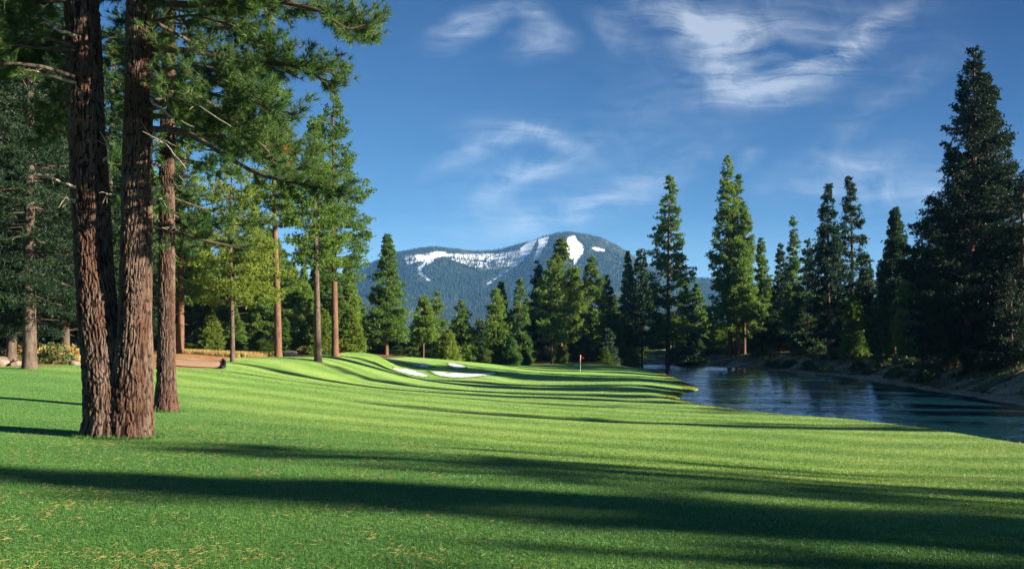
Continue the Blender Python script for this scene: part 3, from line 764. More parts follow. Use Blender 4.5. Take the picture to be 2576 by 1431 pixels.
# ---------------------------------------------------------------- trees beyond the frame whose shadows cross the grass
def shade_tree(X, Y, Ht, Rr, key, i):
    copy_tree(key, X, Y, Ht, Rr, i * 1.3, 'one of the pines beyond the right edge whose long shadows cross the lawn', 'pines beyond the right edge')
SH = [(61, .5, 19.4, 3.2, 's'), (66, -.4, 20.6, 3.0, 's'), (71, -3.0, 21.8, 2.6, 's'), (62, -4.4, 22.5, 1.5, 'd'), (69, -6.8, 26, 2.4, 's'), (57, -2.4, 17.4, 2.2, 's'), (64, 3.0, 18.2, 1.6, 's'),
      (56, -.8, 15.8, 2.2, 's'), (54, -4.4, 15.3, 2.6, 's'), (58, -7.6, 16.3, 2.6, 's'), (52, -7.4, 14.8, 2.6, 's'), (55, -10.6, 15.6, 2.8, 's'), (50, -2.2, 14.0, 1.9, 's'), (60, -10.2, 17.4, 2.4, 's'), (49, -5.2, 13.6, 2.0, 's'),
      (57, -3.2, 16.4, 2.4, 's'), (50, -3.4, 14.4, 2.0, 's'), (60, -5.2, 17.2, 2.2, 's'), (63, -1.8, 18.4, 2.0, 's'), (55, -5.4, 15.8, 1.5, 'a'), (50, -5.6, 14.3, 1.5, 'd'), (59, -5.0, 16.4, 1.3, 'c'), (47, -4.2, 12.9, 1.3, 'a'),
      (58, 24.0, 17.5, 2.8, 's'), (62, 21.5, 17.8, 1.6, 'a'), (57, 37, 21.5, 2.2, 's'), (64, 43, 24, 1.6, 'd'), (60, 50, 23, 2.4, 's'), (50, 53, 18, 1.8, 'a'), (47, 62, 20.5, 2.2, 'b'), (52, 61, 21, 2.2, 'd'),
      (50, 66, 20, 2.2, 'h'), (58, 108, 22, 3.0, 'h')]
for i, (X, Y, Ht, Rr, k) in enumerate(SH): shade_tree(X, Y, Ht, Rr, k, i)

# ---------------------------------------------------------------- the near pines
def bark_trunk(pts, D0, n=260, m=900, seed=3, amp=.042, mesh=None, flare=.0):
    """pts: rows of (picture row, centre column, half width, depth offset); a furrowed trunk in metres"""
    pts = np.array(sorted(pts, key=lambda p: -p[0]), float)
    zc = CAMZ - (pts[:, 0] - HY) * D0 / F
    z = np.linspace(zc[0], zc[-1], m)
    cx = np.interp(z, zc, (pts[:, 1] - HX) * D0 / F); hw = np.interp(z, zc, pts[:, 2] * D0 / F); dy = np.interp(z, zc, pts[:, 3])
    ker = np.ones(61) / 61
    sm = lambda a: np.convolve(np.pad(a, 30, mode='edge'), ker, 'valid')
    cx, hw, dy = sm(cx), sm(hw), sm(dy)
    th = np.linspace(0, 2 * np.pi, n, endpoint=False)
    TH, Z = np.meshgrid(th, z)
    rr = .42
    a, b = np.cos(TH) * rr, np.sin(TH) * rr
    wx_ = .05 * vnoise(a * 5, b * 5, Z * 2.2, seed + 50)
    n1 = vnoise(a * 27 + wx_ * 30, b * 27 - wx_ * 18, Z * 2.9 + wx_ * 10, seed)
    n2 = vnoise(a * 40 + 7, b * 40 + wx_ * 26, Z * 6.5, seed + 1)
    f1 = sstep(-.02, .42, np.abs(n1)); f2 = sstep(-.05, .5, np.abs(n2))
    ridge = f1 * (.45 + .55 * f2)
    fine = fbm(a * 50, b * 50, Z * 22, 3, seed + 2)
    big = vnoise(a * 3, b * 3, Z * .6, seed + 3)
    d = amp * (ridge - .8) + .012 * fine + .03 * big
    z0 = np.interp(0, [0, 1], [zc[0], zc[0]]) + .32
    lobes = .5 + .5 * np.sin(TH * 5 + seed + 1.3 * np.sin(TH * 2 + seed))
    d = d + np.exp(-np.clip(Z - z0, -.3, 9) / .28) * (.02 + .05 * lobes)
    Rv = hw[:, None] + d
    V = np.stack([cx[:, None] + Rv * np.cos(TH), D0 + dy[:, None] + Rv * np.sin(TH), Z], -1).reshape(-1, 3)
    idx = np.arange(n * m).reshape(m, n); j = np.roll(idx, -1, 1)
    T = np.stack([idx[:-1], j[:-1], j[1:], idx[1:]], -1).reshape(-1, 4)
    return V, T, ridge.ravel()

def limb(pts, D0, dy=0, r0=.09, r1=.02, wig=.04, seed=0, n=26):
    """limb from picture columns/rows at depth D0 (+ per point depth offset) -> smooth centreline, radii"""
    P = np.array([((p[0] - HX) / F * D0, D0 + (p[2] if len(p) > 2 else 0), CAMZ - (p[1] - HY) * D0 / F) for p in pts])
    s = np.linspace(0, 1, len(P)); q = np.linspace(0, 1, n)
    C = np.stack([np.interp(q, s, P[:, i]) for i in range(3)], 1)
    for _ in range(3): C[1:-1] = (C[:-2] + C[1:-1] * 2 + C[2:]) / 4
    r = np.random.default_rng(seed); L = np.linalg.norm(C[-1] - C[0])
    for ax in range(3): C[:, ax] += wig * fbm(q * 5 + seed, q * 0 + ax * 3.3, oct=3, seed=seed) * np.minimum(1, q * 5) * 1.6
    return C, r0 + (r1 - r0) * q ** .8

def sprays(C, rad, r, nside=14, len0=1.2, start=.3, droop=-.1, tuftgap=.13, wood=None, tufts=None, sub=True):
    """side twigs with needle tufts along a limb"""
    n = len(C)
    for kk in range(nside):
        s = start + (1 - start) * ((kk + r.random()) / nside) ** .8
        i = min(n - 2, int(s * (n - 1))); p = C[i] + (C[i + 1] - C[i]) * r.random()
        d = C[i + 1] - C[i]; d /= np.linalg.norm(d)
        v = r.normal(size=3); v -= d * (v @ d) * .6; v /= np.linalg.norm(v)
        dirn = v * .85 + d * .75; dirn[2] = dirn[2] * .7 + .05; dirn /= np.linalg.norm(dirn)
        L = len0 * (1.15 - .6 * s) * r.uniform(.55, 1.2)
        twig(p, dirn, L, r, wood, tufts, tuftgap, droop, sub)
    twig(C[-1], (C[-1] - C[-3]) / np.linalg.norm(C[-1] - C[-3]), .5, r, wood, tufts, tuftgap, droop, False)
def twig(p, d, L, r, wood, tufts, gap, droop, sub, rad=.016):
    q = np.linspace(0, 1, 6)[:, None]
    side = np.cross(d, [0, 0, 1.]); bendv = r.normal(0, .12)
    P = p + d * L * q + np.array([0, 0, 1.]) * (droop * L * q ** 1 + .32 * L * q ** 2.5) + side * bendv * L * q ** 2
    V, T = tube(P, np.linspace(rad, .005, 6), 4, False); wood.add(V, T)
    m = max(2, int(L * .7 / gap))
    for s in np.linspace(.3, 1, m):
        x = s * 5; i = min(4, int(x)); pp = P[i] + (P[i + 1] - P[i]) * (x - i); dd = P[i + 1] - P[i]; dd = dd / np.linalg.norm(dd)
        tufts.append(np.concatenate([pp, dd]))
    if sub:
        for _ in range(int(2 + L * 3.5)):
            s = r.uniform(.2, .95); x = s * 5; i = min(4, int(x)); pp = P[i] + (P[i + 1] - P[i]) * (x - i)
            dd = P[i + 1] - P[i]; dd /= np.linalg.norm(dd); v = r.normal(size=3); dd = dd * .7 + v / np.linalg.norm(v) * .75; dd /= np.linalg.norm(dd)
            twig(pp, dd, L * r.uniform(.25, .5), r, wood, tufts, gap, droop, False, .009)
def needles(tufts, ln, wd, k, r):
    A_ = np.array(tufts); C, D = A_[:, :3], A_[:, 3:]
    n = len(C); d = r.normal(size=(n, k, 3)); d /= np.linalg.norm(d, axis=2)[..., None]
    d = d * .85 + D[:, None] * .95; d /= np.linalg.norm(d, axis=2)[..., None]
    s = np.cross(d, r.normal(size=(n, k, 3))); s /= np.linalg.norm(s, axis=2)[..., None]
    o = C[:, None] + D[:, None] * r.uniform(-.07, .03, (n, k, 1)); L = ln * r.uniform(.75, 1.15, (n, k, 1))
    tip = o + d * L; tip[..., 2] -= L[..., 0] * .08
    V = np.stack([o - s * wd / 2, o + s * wd / 2, tip], 2).reshape(-1, 3)
    return V, np.arange(len(V)).reshape(-1, 3)

DT = 22.0
twin = empty('twin_trunk_pine', ((290 - HX) / F * DT, DT, h1((290 - HX) / F * DT, DT)))
tag(twin, 'huge twin-stemmed pine with plated bark forking at the grass, nearest tree on the left', 'tree')
inv = -np.array(twin.location)
def near_obj(name, V, T, mat, parent, smooth=True, attrs=None):
    off = np.array(parent.location)
    return mk(name, np.asarray(V) - off, T, mat, parent, smooth, attrs)
Lp = [(-420, 172, 34, .4), (0, 190, 41, .35), (400, 211, 44, .25), (650, 224, 45, .2), (800, 240, 49, .15), (950, 262, 54, .05), (1060, 272, 58, .0), (1130, 272, 66, .0)]
Rp = [(-420, 356, 26, .0), (0, 352, 32, .0), (550, 344, 36, 0), (800, 341, 40, 0), (1000, 333, 48, -.02), (1070, 326, 56, 0), (1130, 324, 62, 0)]
for pts, sd in ((Lp, 3), (Rp, 13)):
    V, T, rg = bark_trunk(pts, DT, seed=sd)
    near_obj('trunk', V, T, M['bark_hero'], twin, True, {'ridge': rg})
r = np.random.default_rng(21)
wood = Acc(); tf = []
live = [  # columns, rows, depth offsets; r0; twigs; length
 ([(380, 215, 0), (500, 195, -.3), (620, 180, -.6), (740, 186, -.9), (850, 240, -1.1)], .13, 20, 1.0, .35),
 ([(380, 120, 0), (470, 100, .8), (600, 108, 1.6), (720, 84, 2.2), (800, 110, 2.6)], .11, 22, 1.1, .3),
 ([(380, 10, 0), (520, 30, -.5), (690, 40, -1.0), (830, 66, -1.2), (890, 120, -1.3), (935, 112, -1.3)], .10, 24, .9, .3),
 ([(380, -60, 0), (520, -60, .5), (680, -40, 1.0), (830, 0, 1.3), (905, 30, 1.3)], .10, 26, 1.1, .25),
 ([(380, -120, 0), (520, -110, -1.2), (650, -70, -2.0), (780, -40, -2.4)], .10, 22, 1.1, .25),
 ([(380, 60, 0), (430, 50, -1.5), (520, 55, -2.6), (600, 90, -3.2)], .08, 20, 1.0, .25),
 ([(380, 325, 0), (470, 335, -.3), (560, 385, -.6), (680, 460, -1.0), (800, 490, -1.3), (880, 520, -1.4)], .085, 22, .85, .45),
 ([(380, 250, 0), (440, 295, .6), (540, 330, 1.2), (650, 370, 1.6), (760, 440, 1.8)], .07, 22, .9, .3),
 ([(380, 160, 0), (440, 200, 1.5), (520, 240, 2.4), (620, 290, 3.2), (700, 330, 3.6)], .07, 22, 1.0, .3),
 ([(380, 205, 0), (520, 232, -.5), (620, 235, -.8), (700, 300, -.9)], .055, 14, .7, .4),
 ([(330, -80, 0), (280, -60, 1.0), (270, 30, 1.8), (290, 130, 2.2)], .07, 14, .9, .3),
 ([(330, 100, 0), (290, 150, 1.4), (270, 230, 2.2), (285, 300, 2.4)], .05, 10, .7, .3),
 ([(190, -60, 0), (120, -40, -.3), (40, -20, -.5), (-60, 20, -.6)], .09, 20, 1.0, .2),
 ([(190, 60, 0), (110, 75, .5), (30, 110, .9), (-60, 150, 1.0)], .08, 20, 1.0, .25),
 ([(190, 160, 0), (120, 190, 1.0), (60, 240, 1.6), (0, 300, 1.8)], .06, 16, .9, .3),
 ([(190, -160, 0), (120, -160, 1.3), (30, -100, 2.0), (-70, -60, 2.3)], .09, 22, 1.1, .2),
]
rx = random.Random(4)
for _ in range(20):          # higher and shorter limbs filling the crown on the right
    y0 = rx.uniform(-230, 330); x1 = rx.uniform(440, 560); l = rx.uniform(90, 300) * (1 if y0 < 200 else .8); dy = rx.uniform(-3.2, 3.2)
    live.append(([(375, y0, dy * .02), (x1, y0 + rx.uniform(-15, 25), dy * .5), (x1 + l * .5, y0 + rx.uniform(0, 60), dy * .85), (x1 + l, y0 + rx.uniform(40, 130), dy)], rx.uniform(.035, .06), 17, .95, .22))
for _ in range(16):          # and on the left
    y0 = rx.uniform(-230, 240); l = rx.uniform(120, 330); dy = rx.uniform(-2.2, 3.5)
    live.append(([(190, y0, dy * .02), (130, y0 + rx.uniform(-15, 25), dy * .5), (190 - l * .7, y0 + rx.uniform(0, 50), dy * .85), (190 - l, y0 + rx.uniform(20, 110), dy)], rx.uniform(.035, .06), 16, .95, .2))
for _ in range(7):
    y0 = rx.uniform(-200, 260); dy = rx.uniform(1, 3.5)
    live.append(([(330, y0, .1), (310, y0 + 10, dy * .5), (280, y0 + 30, dy)], .04, 12, .9, .25))
for pts, r0, ns, l0, st in live:
    C, rad = limb(pts, DT, r0=r0, r1=.022, seed=int(r.integers(99)))
    V, T = tube(C, rad, 8, False); wood.add(V, T)
    sprays(C, rad, r, int(ns * 1.15), l0, st, wood=wood, tufts=tf)
near_obj('limbs', np.vstack(wood.V), np.vstack(wood.T), M['bark_grey'], twin)
V, T = needles(tf, .20, .013, 30, r); near_obj('crown', V, T, M['hero_needles'], twin, False)
print('hero tufts', len(tf))
dead = [([(380, 250, 0), (430, 290, -.4), (480, 330, -.6), (560, 372, -.8)], .05), ([(372, 238, 0), (450, 262, -.2), (540, 300, -.7), (610, 345, -.9), (660, 378, -1.0)], .028),
        ([(380, 345, 0), (440, 375, -.5), (520, 412, -.8)], .04), ([(380, 487, 0), (460, 481, -.3), (545, 490, -.5)], .035), ([(380, 512, 0), (425, 514, -.3), (463, 526, -.4)], .055),
        ([(380, 552, 0), (410, 552, -.2), (440, 561, -.3)], .018), ([(380, 575, 0), (470, 580, -.4), (540, 605, -.8)], .018), ([(380, 400, 0), (430, 395, -.4), (500, 405, -.8), (560, 470, -1.0)], .03),
        ([(200, 212, 0), (150, 205, -.5), (90, 188, -.7), (22, 200, -.8)], .045), ([(200, 475, -.2), (165, 460, -.6), (122, 444, -.8)], .04), ([(240, 408, .2), (275, 390, .1), (270, 360, 0), (255, 340, -.1)], .035),
        ([(310, 495, 0), (290, 492, -.2), (268, 487, -.3)], .03), ([(205, 510, -.3), (185, 507, -.6)], .035), ([(200, 100, -.2), (165, 90, -.6), (140, 82, -.7)], .05)]
for pts, r0 in dead:
    if pts[0][0] > 350: pts = [(p_[0], p_[1], p_[2] * 2.6) for p_ in pts]
    C, rad = limb(pts, DT, r0=r0, r1=r0 * .3, seed=int(r.integers(99)), wig=.05)
    a = Acc(); V, T = tube(C, rad, 8, False); a.add(V, T)
    for _ in range(3):
        i = int(r.integers(8, 22)); d = r.normal(size=3); d[2] -= .3; e = C[i] + d / np.linalg.norm(d) * r.uniform(.15, .5)
        V, T = tube(np.array([C[i], (C[i] + e) / 2 + r.normal(0, .03, 3), e]), [r0 * .3, r0 * .2, .004], 5, False); a.add(V, T)
    near_obj('dead_branch', np.vstack(a.V), np.vstack(a.T), M['deadwood'], twin)

# second near pine
DS = 31.0
sx_ = (418 - HX) / F * DS
second = empty('pine_tree', (sx_, DS, h1(sx_, DS)))
tag(second, 'single straight near pine just behind the twin trunks, mossy branches', 'tree')
V, T, rg = bark_trunk([(-300, 428, 12, 0), (0, 426, 15, 0), (400, 421, 18, 0), (700, 418, 20, 0), (950, 418, 23, 0), (1010, 418, 26, 0), (1045, 418, 31, 0)], DS, n=200, m=700, seed=31, amp=.045)
near_obj('trunk', V, T, M['bark_hero'], second, True, {'ridge': rg})
wood = Acc(); tf = []
for i in range(74):
    row = -260 + 900 * (i / 74) ** .95 + r.uniform(-10, 10); a = r.uniform(0, 6.28)
    L = r.uniform(1.8, 4.4) * (1 if row < 350 else .9)
    p0 = np.array([(420 - HX) / F * DS, DS, CAMZ + (HY - row) * DS / F])
    d = np.array([math.cos(a), math.sin(a), 0])
    if d[0] < -.2: L *= .7
    q = np.linspace(0, 1, 16)[:, None]; C = p0 + d * L * q + np.array([0, 0, 1.]) * (-.38 * L * q + .15 * L * q ** 2.4)
    C[:, 0] += .12 * fbm(q[:, 0] * 4 + i, q[:, 0] * 0, oct=2, seed=i)
    rad = np.linspace(.045, .012, 16); V, T = tube(C, rad, 6, False); wood.add(V, T)
    if not (row > 560 and r.random() < .6): sprays(C, rad, r, 10, .85, .3, wood=wood, tufts=tf, tuftgap=.16)
near_obj('limbs', np.vstack(wood.V), np.vstack(wood.T), M['bark_grey'], second)
V, T = needles(tf, .2, .022, 22, r); near_obj('crown', V, T, M['hero_needles'], second, False)
print('second tufts', len(tf))

# ---------------------------------------------------------------- flag
fx, fy = (1460 - HX) / F * 111, 111.0; fz = h1(fx, fy)
flag = empty('golf_flag', (fx, fy, fz)); tag(flag, 'red golf flag on a thin white pin standing on the green', 'flag')
V, T = tube([(0, 0, 0), (0, 0, 1), (0, 0, 2.15)], .02, 8); mk('flagstick', V, T, M['white'], flag, True)
n = 10; u, v = np.meshgrid(np.linspace(0, 1, n), np.linspace(0, 1, n))
X = .03 + .36 * u; Z = 2.12 - .08 * u - v * (.55 - .2 * u) - .28 * u * (1 - v) ; Y = .09 * np.sin(u * 6) * u
Vf = np.stack([X, Y, Z], -1).reshape(-1, 3); Tf = grid(X, Y)
Vf = np.vstack([Vf, Vf + [0, .008, 0]]); Tf = np.vstack([Tf, Tf[:, ::-1] + n * n]); mk('cloth', Vf, Tf, M['flag_red'], flag, True)

# ---------------------------------------------------------------- rocks, logs, shrubs, dry grass
def nth(i, label):
    w_ = ORD + ['seventeenth', 'eighteenth', 'nineteenth', 'twentieth'] + ['twenty-' + o_ for o_ in ORD[:9]] + ['thirtieth'] + ['thirty-' + o_ for o_ in ORD[:9]]
    return label.replace('one of', w_[i] + ' from the left of')
def rock(X, Y, sx, sy, sz, label, seed, mat='rock', group=None, name='boulder'):
    r = np.random.default_rng(seed)
    nth, nph = 22, 12
    th, ph = np.meshgrid(np.linspace(0, 2 * np.pi, nth, endpoint=False), np.linspace(0, np.pi, nph))
    x, y, z = np.sin(ph) * np.cos(th), np.sin(ph) * np.sin(th), np.cos(ph)
    # facet: clip by random planes
    P = np.stack([x, y, z], -1).reshape(-1, 3)
    for _ in range(9):
        nrm = r.normal(size=3); nrm /= np.linalg.norm(nrm); dd = P @ nrm; ex = np.maximum(0, dd - r.uniform(.55, .8)); P = P - ex[:, None] * nrm
    P *= 1 + .06 * fbm(P[:, 0] * 3 + seed, P[:, 1] * 3, P[:, 2] * 3, 3, seed)[:, None]
    P *= [sx, sy, sz]
    idx = np.arange(nth * nph).reshape(nph, nth); j = np.roll(idx, -1, 1)
    T = np.stack([idx[:-1], j[:-1], j[1:], idx[1:]], -1).reshape(-1, 4)
    o = mk(name, P, T, M[mat]); o.location = (X, Y, h1(X, Y) + sz * .45); o.rotation_euler = (0, 0, r.uniform(0, 6))
    tag(o, label, 'rock', group)
def at(px, D): return (px - HX) / F * D, D
X, Y = at(726, 82); rock(X, Y, .95, .6, .42, 'pale flat-topped boulder on the grass edge beside the tall orange-barked pine', 1)
X, Y = at(3, 57); rock(X, Y, .55, .5, .5, 'grey boulder at the extreme left edge of the lawn', 2, 'rock_dark')
X, Y = at(42, 57); rock(X, Y, .45, .4, .28, 'low reddish rock just left of the stout fir trunk', 3, 'rock_dark')
X, Y = at(190, 58); rock(X, Y, .45, .4, .25, 'low stone at the lawn edge right of the stout fir, by the twin trunks', 4, 'rock_dark')
for i, (px, D) in enumerate([(512, 80), (548, 82), (566, 79), (600, 84), (640, 82), (660, 83), (690, 86), (625, 79)]):
    X, Y = at(px, D); rock(X, Y, .4 + .1 * (i % 3), .3, .16 + .05 * (i % 2), nth([0, 1, 2, 3, 5, 6, 7, 4][i], 'one of the small pale stones in the dry grass'), 20 + i, group='stones in the dry grass')
for i, (px, D) in enumerate(sorted([(2090, 121), (2120, 124), (2180, 112), (2240, 104), (2275, 98), (2300, 94), (2205, 105), (2010, 136), (1960, 144), (2345, 86)])):
    X, Y = at(px, D); rock(X, Y, .5, .4, .22, nth(i, 'one of the small grey stones on the right bank'), 40 + i, 'rock_dark', 'stones on the right bank')
for i, (px, D) in enumerate([(1795, 186), (1812, 188), (1824, 192), (1836, 184)]):
    X, Y = at(px, D); rock(X, Y, .9, .7, .4, nth(i, 'one of the pinkish boulders by the far fairway'), 60 + i, 'rock', 'boulders by the far fairway')

def shrub(X, Y, rad, hgt, label, group, seed, mat='shrub', k=6, name='shrub', n=220):
    r = np.random.default_rng(seed)
    root = empty(name, (X, Y, h1(X, Y) - .03)); tag(root, label, 'shrub', group)
    d = r.normal(size=(n, 3)); d /= np.linalg.norm(d, axis=1)[:, None]; d[:, 2] = np.abs(d[:, 2])
    q = r.uniform(.45, 1, n) ** .6 * (1 + .35 * vnoise(d[:, 0] * 2 + seed, d[:, 1] * 2, d[:, 2] * 2, seed))
    P = d * q[:, None] * [rad, rad, hgt]
    V, T = tri_tufts(P, d, .22 + rad * .06, .09, k, r, .3); mk('foliage', V, T, M[mat], root)
    a = Acc()
    for i in range(7):
        j = int(r.integers(n)); v, t = tube(np.array([[0, 0, 0], P[j] * .5 + [0, 0, .05], P[j]]), [.03, .02, .008], 4, False); a.add(v, t)
    a.mk('stems', M['bark_grey'], root)
rs = random.Random(5)
for i in range(38):
    px = 1900 + 470 * (i + rs.random()) / 38; base = np.interp(px, [1900, 2100, 2330, 2400], [137, 113, 79, 70])
    D = base + rs.uniform(3, 17); X, Y = at(px, D)
    shrub(X, Y, rs.uniform(.7, 1.5), rs.uniform(.5, 1.1), nth(i, 'one of the low shrubs along the right pond bank'), 'shrubs on the right bank', 200 + i)
for i in range(16):
    px = 1700 + 200 * (i + rs.random()) / 16; X, Y = at(px, rs.uniform(168, 180))
    shrub(X, Y, rs.uniform(.8, 1.4), rs.uniform(.5, 1.0), nth(i, 'one of the low shrubs at the far head of the pond'), 'shrubs at the pond head', 260 + i)
for i, (px, D) in enumerate([(10, 68), (60, 66), (100, 66), (120, 62), (145, 60), (165, 63)]):
    X, Y = at(px, D); shrub(X, Y, 1.3, 1.2, nth(i, 'one of the bushes under the dark firs at far left'), 'bushes under the left firs', 300 + i, 'dry' if i % 2 else 'shrub')

def log(x0, y0, x1, y1, r0, label, seed, group=None):
    P = np.array([(x0 + (x1 - x0) * t, y0 + (y1 - y0) * t, 0) for t in np.linspace(0, 1, 8)])
    P[:, 2] = H(P[:, 0], P[:, 1]) + r0 * .8 + .05 * np.sin(np.linspace(0, 3, 8) + seed)
    V, T = tube(P, np.linspace(r0, r0 * .55, 8), 8); tag(mk('fallen_log', V, T, M['bark_grey' if x0 > 0 else 'deadwood'], smooth=True), label, 'log', group)
for i, (a, b, cc, d) in enumerate([(500, 82, 570, 80), (560, 84, 600, 81), (610, 80, 680, 83)]):
    X0, Y0 = at(a, b); X1, Y1 = at(cc, d); log(X0, Y0, X1, Y1, .10, nth(i, 'one of the weathered logs behind the cart path'), i, 'logs behind the cart path')
for i, (a, b, cc, d) in enumerate([(2420, 78, 2570, 76), (2380, 86, 2480, 84), (2470, 70, 2590, 72)]):
    X0, Y0 = at(a, b); X1, Y1 = at(cc, d); log(X0, Y0, X1, Y1, .13, ['long log across the dark slope under the giant right pines', 'highest log on the dark slope left of the giant pines', 'nearest log on the dark slope under the giant pines'][i], i + 5, 'logs under the giant pines')

def blades(name, X, Y, ln, wd, mat, r, lean=.5, zoff=0):
    n = len(X); Z = H(X, Y) + .01 + zoff
    o = np.stack([X, Y, Z], -1); d = np.stack([r.normal(0, lean, n), r.normal(0, lean, n), np.ones(n)], -1); d /= np.linalg.norm(d, axis=1)[:, None]
    a = r.uniform(0, 2 * np.pi, n); s = np.stack([np.cos(a), np.sin(a), 0 * a], -1)
    L = (ln * r.uniform(.5, 1.3, n))[:, None]; W = (np.broadcast_to(wd, (n,)) * r.uniform(.7, 1.3, n))[:, None]
    V = np.stack([o - s * W / 2, o + s * W / 2, o + d * L], 1).reshape(-1, 3)
    return mk(name, V, np.arange(len(V)).reshape(-1, 3), M[mat])
r = np.random.default_rng(77)
n = 42000     # dry golden grass strip
pxs = r.uniform(440, 905, n); Ds = np.interp(pxs, [440, 600, 700, 905], [76, 73, 82, 91]) + r.uniform(0, 11, n) ** 1
X = (pxs - HX) / F * Ds
keep = (fbm(X * .5, Ds * .5, oct=3, seed=8) > -.15) & ~in_lawn(X, Ds) & (sdist(X, Ds, np.array(pp)) > .3)
tag(blades('dry_grass', X[keep], Ds[keep], .42, .045, 'dry', r, .35), 'dry golden grass strip at the forest edge behind the left lawn', 'grass', kind='stuff')
n = 60000
pxs = r.uniform(1650, 2600, n); bs = np.interp(pxs, [1650, 1700, 1900, 2100, 2330, 2600], [168, 168, 138, 114, 80, 58]); Ds = bs + 1.5 + r.uniform(0, 1, n) * 24
X = (pxs - HX) / F * Ds; keep = (fbm(X * .4, Ds * .4, oct=3, seed=18) > -.12)
tag(blades('bank_grass', X[keep], Ds[keep], .34, .06, 'shrub', r, .5), 'rough grass tufts on the bank beyond the pond', 'grass', kind='stuff')

# ragged turf lips round the sand
fx_, fy_ = [], []
for bk in bunkers:
    P_ = np.array(rg4(bk)); Q_ = np.roll(P_, -1, 0)
    for a_, b_ in zip(P_, Q_):
        m_ = int(np.linalg.norm(b_ - a_) * 60) + 4; tt_ = r.uniform(0, 1, m_)[:, None]; p_ = a_ + (b_ - a_) * tt_ + r.normal(0, .12, (m_, 2)) + (a_ + b_ - 2 * P_.mean(0)) * .01
        fx_.append(p_[:, 0]); fy_.append(p_[:, 1])
tag(blades('bunker_fringe', np.concatenate(fx_), np.concatenate(fy_), .13, .05, 'blade', r, .5), 'long turf fringe round the white sand bunkers', 'grass', kind='stuff')

# uncut grass round the feet of the near trunks, and along the pond edge
ax_ = r.uniform(0, 6.28, 5200); rd_ = r.uniform(.45, .85, 5200); which = r.uniform(0, 1, 5200)
tx = np.where(which < .4, (272 - HX) / F * 22, np.where(which < .8, (326 - HX) / F * 22, (418 - HX) / F * 31)); ty = np.where(which < .8, 22.0, 31.0)
tag(blades('trunk_grass', tx + np.cos(ax_) * rd_ * np.where(which < .8, 1, .75), ty + np.sin(ax_) * rd_ * np.where(which < .8, 1, .75), .11, .012, 'blade', r, .5), 'longer uncut grass round the feet of the near trunks', 'grass', kind='stuff')
ye = r.uniform(26, 130, 26000); xe = np.interp(ye, ys_r, xr_r) - .6 - np.abs(r.normal(0, .55, 26000)) - .4 * r.uniform(0, 1, 26000)
ke = H(xe, ye) > .03
tag(blades('shore_grass', xe[ke], ye[ke], .13, .03, 'shore', r, .6), 'longer yellowing grass along the lawn edge of the pond', 'grass', kind='stuff')

# near grass blades and fallen needles
n = 900000
u = r.uniform(0, 1, n); D = 8.6 * (105 / 8.6) ** u; pxs = r.uniform(-60, 2640, n); X = (pxs - HX) / F * D
X = X + r.normal(0, .05, n); D = D + r.normal(0, .1, n)
ok = in_lawn(X, D) & (r.uniform(0, 1, n) < 1.25 - D / 105)
X, D = X[ok], D[ok]
tag(blades('grass', X, D, .028 + D * .0003, .0045 + D * .0004, 'blade', r, .7), 'short mown green grass blades of the near lawn', 'grass', kind='stuff')
n = 46000
D = 8.8 * (34 / 8.8) ** r.uniform(0, 1, n); pxs = r.uniform(-40, 2600, n); X = (pxs - HX) / F * D
dens = np.exp(-((X + 4.5) / 5.5) ** 2) * np.clip(.35 + 1.5 * fbm(X * 1.1, D * 1.1, oct=3, seed=2), .04, 1.2) + .25 * np.exp(-((X + 9) / 3) ** 2 - ((D - 23) / 5) ** 2) * 4
ok = (r.uniform(0, 1, n) < dens * .55) & in_lawn(X, D) & ((X + 9.5) ** 2 + (D - 22) ** 2 > .8)
X, D = X[ok], D[ok]; n = len(X); print('fallen needles', n)
a = r.uniform(0, 2 * np.pi, n); L = r.uniform(.03, .10, n); o = np.stack([X, D, H(X, D) + .034], -1)
dv = np.stack([np.cos(a) * L, np.sin(a) * L, np.abs(r.normal(0, .3, n)) * L], -1); wv = np.stack([-np.sin(a), np.cos(a), 0 * a], -1) * .0015; uz = np.array([0, 0, .0015])
V = np.stack([o - wv, o + wv, o + dv + wv, o + dv - wv, o - uz, o + uz, o + dv + uz, o + dv - uz], 1).reshape(-1, 3)
q = np.arange(n)[:, None] * 8; T = np.concatenate([q + [0, 1, 2, 3], q + [4, 5, 6, 7]])
tag(mk('fallen_needles', V, T, M['litter']), 'tan pine needles scattered over the near lawn', 'needles', kind='stuff')

# ---------------------------------------------------------------- mountain
RD = 3000.0
ridge_px = np.array([(-900, 800), (-200, 760), (300, 730), (700, 720), (860, 695), (920, 668), (1000, 636), (1040, 628), (1090, 622), (1140, 627), (1190, 634), (1240, 632), (1280, 624), (1320, 612), (1360, 598), (1400, 588), (1430, 585),
                     (1470, 590), (1510, 599), (1550, 618), (1600, 650), (1660, 680), (1740, 700), (1850, 705), (2000, 730), (2300, 760), (2800, 790), (3600, 810)])
def ridge_z(px): return CAMZ + (HY - np.interp(px, ridge_px[:, 0], ridge_px[:, 1])) * RD / F
def mz(X, Y):
    px = HX + X / RD * F
    zr = ridge_z(px)
    t = np.clip((Y - 1300) / (RD - 1300), 0, 1); back = np.clip((Y - RD) / 1500, 0, 1)
    # spurs and gullies run down from the ridge
    g = vnoise(px / 110 + .3 * vnoise(px / 90, Y / 500, seed=61), Y / 900, seed=41) * .5 + vnoise(px / 38, Y / 500, seed=42) * .22
    g = g * (1 - .9 * np.exp(-((px - 1310) / 120) ** 2))
    prof = .30 * t + .30 * t ** 2 + .40 * t ** 8
    z = zr * prof * (1 - .7 * back ** 1.2) + zr * .17 * g * np.sin(np.clip(t * 1.12, 0, 1) * np.pi)
    return z - 2 * (t <= 0)
